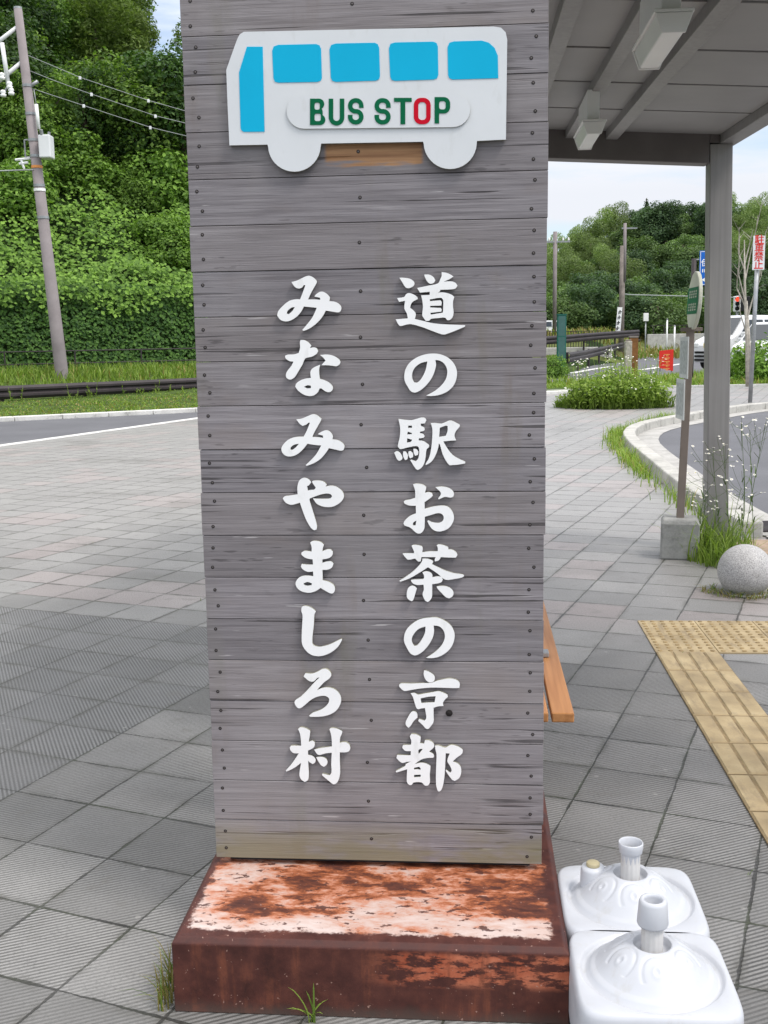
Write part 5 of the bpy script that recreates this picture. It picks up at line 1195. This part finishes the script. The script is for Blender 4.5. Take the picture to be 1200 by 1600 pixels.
p = AT(1130, 567, 43.5); van('white high roofed van parked behind the shelter post facing left', Vector((p.x + 0.95, 43.5, 0.05)), R_(205), 1.13)
p = AT(1182, 560, 40.0); v2 = van('white van with dark windows half hidden by shrubs at the right edge', Vector((p.x + 1.3, 41.5, 0.0)), R_(215), 1.0)
p = AT(860, 521, 86); van('small white van far off at the foot of the trees by the sign edge', Vector((p.x, 86, 1.38)), R_(185), 0.66)
# ================================================================== VEGETATION
random.seed(11)
def crown(name, lobes, n, size, mat, asp=0.6, droop=0.0, shell=0.55):
    m = MB(); wts = [l[1][0] * l[1][1] + l[1][0] * l[1][2] for l in lobes]
    for i in range(n):
        c, r = random.choices(lobes, wts)[0]; d = rndv().normalized(); k = shell + (1 - shell) * random.random() ** 0.6
        p = Vector((c[0] + d.x * r[0] * k, c[1] + d.y * r[1] * k, c[2] + d.z * r[2] * k))
        if random.random() < 0.25: p += rndv() * 0.18
        nrm = d * 0.8 + rndv() * 0.9 + Vector((0, 0, 0.5 - droop)); leaf(m, p, nrm, size * random.uniform(0.6, 1.3), asp)
    return m.mesh(name, mat)
def trunk_mesh(h, r, limbs, mat):
    m = MB(); P = [Vector((0, 0, -0.4)), Vector((0.03, 0.02, h * 0.4)), Vector((-0.05, 0.04, h))]
    m.tube(P, [r * 1.2, r * 0.85, r * 0.45], 8)
    for k in range(limbs):
        a = 2 * math.pi * k / limbs + random.random(); z = h * random.uniform(0.45, 0.95); q = P[1].lerp(P[2], max(0, (z / h - 0.4) / 0.6))
        e = q + Vector((math.cos(a), math.sin(a), 0.9)) * h * 0.35; m.tube([q, q.lerp(e, 0.5) + Vector((0, 0, -0.05)), e], [r * 0.4, r * 0.28, r * 0.1], 6)
    return m.mesh('trunk', mat, True)
def round_lobes(n, R, H, z0):
    L = [((0, 0, z0 + H * 0.5), (R * 0.75, R * 0.75, H * 0.5))]
    for k in range(n):
        a = random.random() * 6.283; rr2 = R * random.uniform(0.35, 0.75); z = z0 + H * random.uniform(0.1, 0.95)
        s = R * random.uniform(0.3, 0.5) * (1.15 - 0.4 * (z - z0) / H); L.append(((rr2 * math.cos(a), rr2 * math.sin(a), z), (s, s, s * 0.75)))
    return L
def proto(kind, label, lobes, n, size, mat, th, tr, limbs, asp=0.6, droop=0.0, cat='tree', group=None):
    t = thing(kind, label, cat, (0, 0, -50), 0, group)
    link('trunk', trunk_mesh(th, tr, limbs, MT['bark']), t); link('crown', crown('crown', lobes, n, size, MT[mat], asp, droop), t); return t
class Kind:
    def __init__(s, protos): s.p = protos; s.used = [False] * len(protos)
    def place(s, loc, scale, label, group):
        k = random.randrange(len(s.p)); o = s.p[k]; rz = random.random() * 6.283
        if not s.used[k]:
            s.used[k] = True; o.location = loc; o.rotation_euler.z = rz; o.scale = scale; o['label'] = label; o['group'] = group; return o
        return dup(o, loc, rz, scale, label, group)
NL = 8500
LB = 'broad leafed tree'
k_dark = Kind([proto('broadleaf_tree', LB, round_lobes(20, 1.8, 3.6, 1.0), NL, 0.145, 'leaf_dark', 3.2, 0.14, 5) for _ in range(2)])
k_mid = Kind([proto('broadleaf_tree', LB, round_lobes(21, 1.9, 3.2, 0.7), NL, 0.15, 'leaf_mid', 2.8, 0.12, 5) for _ in range(2)])
k_bam = Kind([proto('bamboo_clump', LB, [((random.uniform(-1, 1), random.uniform(-1, 1), 1.2 + 0.45 * k), (0.75, 0.75, 1.0)) for k in range(10)], NL, 0.22, 'leaf_light', 4.6, 0.06, 0, 0.28, 0.7, 'bamboo') for _ in range(2)])
k_shr = Kind([proto('shrub', LB, round_lobes(9, 1.1, 1.3, 0.0), 4200, 0.13, 'kudzu', 0.8, 0.05, 5, cat='shrub') for _ in range(2)])
k_fd = Kind([proto('broadleaf_tree', LB, round_lobes(22, 1.9, 3.4, 0.6), 6500, 0.2, 'leaf_far_dark', 3.0, 0.14, 5) for _ in range(2)])
k_fm = Kind([proto('broadleaf_tree', LB, round_lobes(22, 2.0, 3.0, 0.4), 6500, 0.2, 'leaf_far_mid', 2.8, 0.13, 5) for _ in range(2)])
k_fl = Kind([proto('bamboo_clump', LB, [((random.uniform(-1.2, 1.2), random.uniform(-1.2, 1.2), 0.8 + 0.4 * k), (0.8, 0.8, 0.9)) for k in range(9)], 6000, 0.22, 'leaf_far_light', 3.6, 0.06, 0, 0.3, 0.6, 'bamboo') for _ in range(2)])
k_con = Kind([proto('conifer_tree', LB, [((0, 0, 0.6 + 0.55 * k), (1.25 - 0.135 * k, 1.25 - 0.135 * k, 0.42)) for k in range(9)], 3000, 0.3, 'leaf_far_dark', 5.5, 0.14, 0)])
# left hill: rows of trees climbing the slope
random.seed(21)
gl_ = 'trees on the steep hillside behind the utility pole'
for d in (41.5, 45, 49, 54, 60, 67, 76):
    px = -260
    while px < 900:
        x = AT(px + random.uniform(-14, 14), 500, d).x; y = d + random.uniform(-1.5, 1.5); z = gz(x, y); s, t = st(x, y)
        step = 64 * 45 / d * (1 if px < 300 else 1.5)
        hsky = H + (527 - 30) / F * d
        if px > 222 and d > 52 and px < 330: px += step; continue
        if 43 < d < 53 and 55 < px < 330 and random.random() < 0.7: px += step; continue
        if s > 16.5 and hill_left(x, y) > 0.5:
            r = random.random(); sc = random.uniform(0.85, 1.3)
            bam = px > 150 and d > 50
            if bam and r < 0.75: k_bam.place((x, y, z - 0.3), (sc * 1.1, sc * 1.1, sc * random.uniform(0.75, 1.05)), 'feathery pale green bamboo high on the left hillside', 'bamboo high on the left hillside')
            elif r < 0.38: k_dark.place((x, y, z - 0.3), (sc * 1.1, sc * 1.1, sc), 'dark green broad leafed tree on the steep hillside behind the leaning pole', gl_ + ', dark')
            else: k_mid.place((x, y, z - 0.3), (sc * 1.1, sc * 1.1, sc), 'bright green broad leafed tree on the steep hillside behind the leaning pole', gl_ + ', bright')
        px += step
for k in range(75):
    d = random.uniform(36.5, 46); px = random.uniform(-240, 640); x = AT(px, 500, d).x; s, t = st(x, d)
    if s < 12.3 or (d > 42 and px > 60): continue
    sc = random.uniform(0.8, 1.5); k_shr.place((x, d, gz(x, d) - 0.15), (sc, sc, sc * random.uniform(0.7, 1.1)), 'bushy green shrub overgrown with creepers above the ivy wall', 'shrubs above the ivy wall')
# right hill
random.seed(33)
for d in (88, 94, 101, 109, 117, 125, 133, 141):
    px = 250
    while px < 1340:
        x = AT(px + random.uniform(-8, 8), 500, d).x; y = d + random.uniform(-2, 2); z = gz(x, y); r = random.random(); sc = random.uniform(0.75, 1.2)
        if d < 90 and random.random() < 0.25: px += 40; continue
        light = d > 106 and (px < 975 or px > 1110)
        if light and r < 0.72: k_fl.place((x, y, z - 0.4), (sc * 1.15, sc * 1.15, sc), 'pale yellow green bamboo along the crest of the far hill', 'bamboo on the crest of the far hill')
        elif r < 0.42: k_fd.place((x, y, z - 0.4), (sc * 1.15, sc * 1.15, sc * 1.05), 'dark green tree covering the far hill beyond the road', 'dark trees on the far hill')
        else: k_fm.place((x, y, z - 0.4), (sc * 1.15, sc * 1.15, sc), 'mid green tree covering the far hill beyond the road', 'mid green trees on the far hill')
        px += random.uniform(27, 36) * (1 if px > 780 else 2.2)
p = AT(1010, 345, 141); k_con.place((p.x, 141, gz(p.x, 141) + 0.6), (0.9, 0.9, 0.8), 'pointed dark conifer standing alone above the far hill crest', 'conifer on the crest')
# ivy and kudzu on the bank wall
random.seed(5)
m = MB()
for i in range(36000):
    t = random.uniform(-11, 13); s = 10.3 + 1.25 * random.random() ** 1.1; x, y = xy(s, t)
    z = hill_left(x, y); bulge = 0.42 + 0.34 * nzv(t, z, 0.55) + 0.14 * nzv(t, z, 1.7)
    p = Vector((x, y, z)) + Vector((-KN.x, -KN.y, 0.25)) .normalized().xyz * 0 + Vector((-KN.x * bulge, -KN.y * bulge, 0.05))
    leaf(m, p + rndv() * 0.1, Vector((-KN.x, -KN.y, 0.55)) + rndv() * 0.6, random.uniform(0.08, 0.155), 0.75)
tag(m.build('ivy', MT['ivy']), 'dense dark ivy covering the wall behind the utility pole', 'ivy', kind='stuff')
m = MB()
for i in range(52000):
    t = random.uniform(-12, 15); s = random.uniform(11.3, 21.5); x, y = xy(s, t); c = nzv(x, y, 0.55, 2) + 0.5 * nzv(x, y, 1.5, 5)
    z = hill_left(x, y) + 0.35 + 0.75 * max(-0.3, c)
    leaf(m, Vector((x, y, z)) + rndv() * 0.22, Vector((-KN.x * 0.7, -KN.y * 0.7, 0.9)) + rndv() * 0.7, random.uniform(0.10, 0.21), 0.78)
for i in range(15000):                          # trails hanging over the ivy wall
    t = random.uniform(-12, 15); f = random.random(); reach = 0.02 + 0.42 * (0.5 + 0.5 * nzv(t, 0, 0.45, 7) + 0.35 * nzv(t, 0, 1.6, 3))
    if f > reach: continue
    s = 11.5 - 1.2 * f; x, y = xy(s, t); z = hill_left(x, y)
    leaf(m, Vector((x - KN.x * (0.75 - 0.2 * f), y - KN.y * (0.75 - 0.2 * f), z + 0.15)) + rndv() * 0.25, Vector((-KN.x, -KN.y, 0.7)) + rndv() * 0.7, random.uniform(0.10, 0.19), 0.78)
tag(m.build('creeper', MT['kudzu']), 'bright green creeper blanketing the slope above the ivy wall', 'creeper', kind='stuff')
# grass on the left bank
m = MB()
for i in range(30000):
    t = random.uniform(-12, 9); s = 10.1 * random.random() ** 1.0 + 0.05; x, y = xy(s, t); z = hill_left(x, y) + 0.05 * (1 - ss(s, 0, 3))
    tall = 0.045 + 0.30 * ss(s, 5.5, 9) + 0.06 * max(0, nzv(x, y, 0.6))
    blade(m, Vector((x, y, z)), tall * random.uniform(0.6, 1.35), 0.014 + 0.012 * random.random(), random.uniform(0.1, 0.7), random.random() * 6.283, 0 if random.random() < (0.93 if s > 5 else 0.8) else 1)
tag(m.build('grass', [MT['grass'], MT['grass_dry']]), 'rough green grass covering the bank around the guard rail', 'grass', kind='stuff')
def weed(m, x, y, z, h, fl=0.5, mi_leaf=0, mi_fl=1, mi_y=2, spread=0.3, fsize=0.03, up=1.0):
    """upright stem with narrow leaves and a loose head of small white flowers; colours 0 leaf, 1 petal, 2 centre"""
    a = random.random() * 6.283; top = Vector((x + math.cos(a) * spread * h * 0.5, y + math.sin(a) * spread * h * 0.5, z + h)); base = Vector((x, y, z)); mid = base.lerp(top, 0.5) + Vector((0, 0, 0.04 * h))
    m.tube([base, mid, top], [0.006, 0.005, 0.003], 4, mi_leaf, caps=False)
    for k in range(int(5 + h * 9)):
        f = random.uniform(0.05, 0.9); p = base.lerp(top, f); blade(m, p, random.uniform(0.08, 0.2) * (1.2 - f), 0.012, random.uniform(0.6, 1.6), random.random() * 6.283, mi_leaf)
    if random.random() < fl:
        for k in range(random.randint(3, 7)):
            e = top + Vector((random.uniform(-1, 1), random.uniform(-1, 1), random.uniform(-0.2, 0.9))) * 0.09 * (0.6 + h)
            m.tube([top, e], 0.002, 3, mi_leaf, caps=False)
            n = (Vector((0, -0.3, 1)) + rndv() * 0.7).normalized(); u = n.orthogonal().normalized(); v = n.cross(u); r = fsize * random.uniform(0.35, 0.6)
            m.add([e + u * (r * math.cos(q * math.pi / 4)) + v * (r * math.sin(q * math.pi / 4)) for q in range(8)], [tuple(range(8))], mi_fl)
            m.add([e + n * 0.002 + u * (r * 0.35 * math.cos(q * math.pi / 3)) + v * (r * 0.35 * math.sin(q * math.pi / 3)) for q in range(6)], [tuple(range(6))], mi_y)
MT['weed_leaf'] = foliage('weed_leaves', (0.13, 0.21, 0.035), (0.33, 0.42, 0.10), 0.45)
FM = [MT['weed_leaf'], MT['petal'], MT['petal_y']]
def clump(name, label, cat, cx, cy, rx, ry, h, nw, ng, fl=0.6, fs=0.06, group=None):
    t = thing(name, label, cat, (cx, cy, 0), 0, group); m = MB()
    for i in range(ng):
        a = random.random() * 6.283; r = math.sqrt(random.random()); f = 1 - 0.75 * r
        blade(m, Vector((math.cos(a) * r * rx, math.sin(a) * r * ry, 0)), h * random.uniform(0.25, 0.8) * (0.35 + f * 0.65), 0.008 + 0.007 * random.random(), random.uniform(0.3, 1.3), a + random.uniform(-1.6, 1.6), 0, 3)
    m.build('leaves', MT['grass'], t)
    m = MB()
    for i in range(nw * 15):
        a = random.random() * 6.283; r = math.sqrt(random.random()) * 0.95; z = h * (1 - 0.55 * r) * random.random() ** 0.8 * 0.85
        leaf(m, Vector((math.cos(a) * r * rx, math.sin(a) * r * ry, z)), Vector((0, -0.3, 1)) + rndv(), random.uniform(0.05, 0.12), 0.5)
    for i in range(nw):
        a = random.random() * 6.283; r = math.sqrt(random.random()) * 0.85
        weed(m, math.cos(a) * r * rx, math.sin(a) * r * ry, 0, h * random.uniform(0.35, 1.12) * (1 - 0.35 * r), fl, spread=0.35, fsize=fs)
    m.build('flower_stems', FM, t); return t
random.seed(9)
clump('flowering_weeds', 'big clump of green weeds with white flowers growing through the paving', 'weeds', 4.95, 22.9, 1.15, 0.6, 1.15, 230, 900, 0.3, 0.03)
clump('flowering_weeds', 'low spreading weeds at the left of the big flowering clump', 'weeds', 4.2, 23.3, 0.55, 0.4, 0.55, 30, 700, 0.3, 0.06)
m = MB(); random.seed(31)
for i in range(60):
    f = random.uniform(-0.4, 1.15); q = gl.lerp(g_r, f); c = 0.5 + 0.5 * nzv(q.x, q.y, 0.8, 4)
    if random.random() > c * 1.3: continue
    y = q.y - random.uniform(0.12, 0.9); weed(m, q.x, y, hill_left(q.x, y), random.uniform(0.12, 0.4) * (0.5 + c), 0.05, fsize=0.03)
tag(m.build('roadside_weeds', FM), 'straggly roadside weeds in front of the guard rail on the left', 'weeds', kind='stuff')
# weeds round the shelter post
t = thing('flowering_weeds', 'tall wild weeds with tiny white flowers around the foot of the shelter post', 'weeds', (2.30, 7.62, 0)); m = MB()
for i in range(1000):
    a = random.random() * 6.283; r = math.sqrt(random.random())
    blade(m, Vector((math.cos(a) * r * 0.25 - 0.03, math.sin(a) * r * 0.5 - 0.16, 0)), random.uniform(0.1, 0.62) * (1 - 0.45 * r) * random.uniform(0.5, 1), 0.003 + 0.003 * random.random(), random.uniform(0.2, 1.1), random.random() * 6.283, random.choice((0, 1)), 3)
m.build('leaves', [MT['grass'], MT['weed_leaf']], t)
for (x, y, h) in ((0.02, -0.22, 0.72), (-0.04, -0.12, 0.55), (0.10, -0.3, 0.62), (0.16, -0.22, 0.92), (0.22, -0.05, 0.9), (0.28, -0.12, 0.86), (-0.12, -0.05, 0.45), (-0.16, -0.2, 0.4), (0.12, -0.1, 0.78), (0.06, -0.35, 0.5)):
    m = MB(); base = Vector((x, y, 0)); top = base + Vector((random.uniform(-0.1, 0.1), random.uniform(-0.1, 0.05), h)); mid = base.lerp(top, 0.5) + Vector((random.uniform(-0.03, 0.03), 0, 0))
    m.tube([base, mid, top], [0.0026, 0.0022, 0.0014], 5, 0, caps=False)
    for k in range(int(9 * h)):
        f = random.uniform(0.1, 0.75); blade(m, base.lerp(top, f), random.uniform(0.05, 0.12), 0.006, random.uniform(0.5, 1.5), random.random() * 6.283, 0)
    for k in range(random.randint(5, 9)):
        q = base.lerp(top, random.uniform(0.7, 1.0)); e = top + Vector((random.uniform(-0.13, 0.13), random.uniform(-0.1, 0.1), random.uniform(-0.07, 0.05)))
        m.tube([q, q.lerp(e, 0.6) + Vector((0, 0, -0.01)), e], 0.0013, 3, 0, caps=False)
        for z2 in range(random.randint(1, 3)):
            c = e + Vector((random.uniform(-0.018, 0.018), random.uniform(-0.018, 0.018), random.uniform(-0.004, 0.006))); r = random.uniform(0.006, 0.011)
            nrm = (Vector((0, -0.2, 1)) + rndv() * 0.5).normalized(); u = nrm.orthogonal().normalized(); v = nrm.cross(u)
            m.add([c + (u * math.cos(q2 * math.pi / 4) + v * math.sin(q2 * math.pi / 4)) * r for q2 in range(8)], [tuple(range(8))], 1)
            m.add([c + nrm * 0.001 + (u * math.cos(q2 * math.pi / 3) + v * math.sin(q2 * math.pi / 3)) * r * 0.35 for q2 in range(6)], [tuple(range(6))], 2)
    m.build('flower_stem', [MT['stem'], MT['petal'], MT['petal_y']], t)
# weeds along the kerb, stuff
m = MB(); bo_ = off(KP, -0.05)
for i in range(3000):
    f = random.random() ** 0.9 * 20; k = min(int(f), len(KP) - 2); 
    q = bo_[k].lerp(bo_[k + 1], f - int(f)); dpt = abs(random.gauss(0, 1)) * 0.09
    pq = bo_[min(k + 1, len(bo_) - 1)] - bo_[k]; n = Vector((-pq.y, pq.x)).normalized()
    dens = 0.5 + 0.5 * nzv(q.x, q.y, 0.9); 
    if q.y < 11.5 and random.random() > 0.15: continue
    if random.random() > dens + 0.35: continue
    blade(m, Vector((q.x + n.x * dpt, q.y + n.y * dpt, 0)), random.uniform(0.05, 0.2) * (0.7 + dens), 0.0035 + 0.003 * random.random(), random.uniform(0.2, 1.0), random.random() * 6.283, 0 if random.random() < 0.9 else 1, 3)
tag(m.build('kerb_weeds', [MT['grass'], MT['grass_dry']]), 'ragged grass growing along the curved kerb', 'weeds', kind='stuff')
# verge grass on the right, beyond the footpath
m = MB()
for i in range(15000):
    y = 31.0 + 9 * random.random() ** 1.3; x = random.uniform(2.5, 21); p0 = 30.8
    if y < 31.2 + (0.2 if x > 8 else -1.5): y += 0.4
    lim = 40 if x > 9.5 else 36
    if y > lim: continue
    h = (0.12 + 0.30 * max(0, nzv(x, y, 0.5) + 0.25)) * random.uniform(0.6, 1.3)
    blade(m, Vector((x, y, -0.08)), h + 0.06, 0.022, random.uniform(0.2, 0.8), random.random() * 6.283, 0 if random.random() < 0.9 else 1)
tag(m.build('verge_grass', [MT['grass'], MT['grass_dry']]), 'rough green verge grass beyond the paved footpath', 'grass', kind='stuff')
m = MB()
for i in range(6000):
    y = random.uniform(66, 90); x = random.uniform(10, 50); blade(m, Vector((x, y, gz(x, y))), random.uniform(0.2, 0.8), 0.06, random.uniform(0.2, 0.7), random.random() * 6.283, 1 if random.random() < 0.7 else 0)
tag(m.build('dry_grass', [MT['grass'], MT['grass_dry']]), 'dry yellow grass at the foot of the far hill', 'grass', kind='stuff')
# shrubs at the right edge and left of the gap
random.seed(15)
for (px, py, d, sc, lb) in ((1160, 592, 34, 0.62, 'leafy green shrub beneath the bare sapling'), (1196, 585, 33, 0.95, 'broad green shrub at the right edge in front of the white van'), (866, 585, 40, 0.62, 'green bush at the foot of the sign edge by the green cabinet')):
    p = AT(px, py, d); k_shr.place((p.x, d, -0.1), (sc, sc, sc * 1.15), lb, None)
for o in bpy.data.objects:
    if 'group' in o and not o['group']: del o['group']
# bare sapling
d = 30.0; b = AT(1168, 600, d); b.z = 0
t = thing('bare_sapling', 'leafless pale sapling with thin upright branches beside the no parking sign', 'tree', b); m = MB()
def LP(x, y): return AT(x, y, d) - b
m.tube([LP(1168, 604), LP(1167, 530), LP(1164, 460), LP(1163, 375)], [0.055, 0.045, 0.035, 0.012], 8)
m.tube([LP(1172, 600), LP(1171, 540), LP(1167, 470)], [0.05, 0.04, 0.02], 8); m.build('trunk', MT['bare_wood'], t, smooth=True)
m = MB(); random.seed(4)
for a, c, e in (((1164, 470), (1152, 430), (1150, 370)), ((1164, 440), (1174, 400), (1186, 318)), ((1163, 420), (1157, 395), (1156, 355)), ((1165, 480), (1155, 450), (1148, 420)), ((1166, 500), (1182, 440), (1196, 362)), ((1164, 410), (1170, 385), (1171, 360)), ((1166, 520), (1158, 490), (1149, 455)), ((1166, 505), (1178, 470), (1190, 430))):
    P = [LP(*a), LP(*c) + Vector((0, random.uniform(-0.2, 0.2), 0)), LP(*e) + Vector((0, random.uniform(-0.4, 0.4), 0))]; m.tube(P, [0.02, 0.014, 0.006], 6)
    for k in range(4):
        f = random.uniform(0.3, 1); q = P[1].lerp(P[2], f); m.tube([q, q + Vector((random.uniform(-0.25, 0.25), random.uniform(-0.2, 0.2), random.uniform(0.1, 0.4)))], [0.007, 0.003], 4)
m.build('branches', MT['bare_wood'], t)
# tufts at the sign base, dead roots round the ball
random.seed(2)
p = G(256, 1570); t = thing('grass_tuft', 'half dry grass tuft growing at the left corner of the rusty base', 'grass tuft', p); m = MB()
for i in range(70): blade(m, Vector((random.uniform(-0.012, 0.02), random.uniform(-0.03, 0.10), 0)), random.uniform(0.04, 0.12), 0.0018, random.uniform(0.1, 0.9), math.pi + random.uniform(-1.6, 1.6), 0 if random.random() < 0.4 else 1, 4)
m.build('blades', [MT['grass'], MT['grass_dry']], t)
p = G(488, 1597); t = thing('grass_tuft', 'small fresh green grass tuft sprouting at the front of the rusty base', 'grass tuft', p); m = MB()
for (az, ln, h) in ((2.9, 0.5, 0.10), (3.4, 0.9, 0.06), (0.2, 0.6, 0.065), (1.6, 0.2, 0.095), (2.4, 0.35, 0.075), (5.5, 0.8, 0.05), (0.6, 0.9, 0.06), (3.1, 1.1, 0.05)): blade(m, Vector((random.uniform(-0.008, 0.008), random.uniform(-0.006, 0.006), 0)), h, 0.0032, ln, az, 0, 6)
m.build('blades', MT['grass'], t)
p = G(1163, 926); m = MB()
for i in range(260):
    a = random.uniform(2.6, 6.4); r = random.uniform(0.13, 0.24); blade(m, Vector((p.x + r * math.cos(a), p.y + r * math.sin(a) * 0.9 + 0.02, 0.0)), random.uniform(0.015, 0.07), 0.003, random.uniform(0.6, 2.0), random.random() * 6.283, 1 if random.random() < 0.6 else 0, 3)
tag(m.build('weeds', [MT['grass'], MT['grass_dry']]), 'dry roots and grass around the stone ball', 'weeds', kind='stuff')
# joints sprouting moss and grass in the paving
m = MB(); random.seed(8)
for i in range(520):
    u = random.randint(-14, 34); v = random.uniform(-20, 20); du = 0
    if random.random() < 0.5: uu, vv = u, v
    else: uu, vv = v + 10, u - 12
    X = (uu + 0.37) * 0.3; Y = (vv + 0.45) * 0.3
    x = X * math.cos(GA) + Y * math.sin(GA); y = X * math.sin(GA) - Y * math.cos(GA)
    if nzv(x, y, 1.7, 9) < 0.12 or y < 2.2 or y > 9 or abs(x) > 4: continue
    if -0.75 < x < 0.5 and 2.1 < y < 3.3: continue
    for k in range(random.randint(1, 4)): blade(m, Vector((x + random.uniform(-0.02, 0.02), y + random.uniform(-0.02, 0.02), 0)), random.uniform(0.008, 0.03), 0.0018, random.uniform(0.3, 1.2), random.random() * 6.283, 0 if random.random() < 0.7 else 1, 2)
tag(m.build('joint_weeds', [MT['grass'], MT['grass_dry']]), 'tiny weeds sprouting from the paving joints', 'weeds', kind='stuff')
for o in list(bpy.data.objects):
    if o.location.z < -40 and o.parent is None:
        for c in list(o.children): bpy.data.objects.remove(c)
        bpy.data.objects.remove(o)
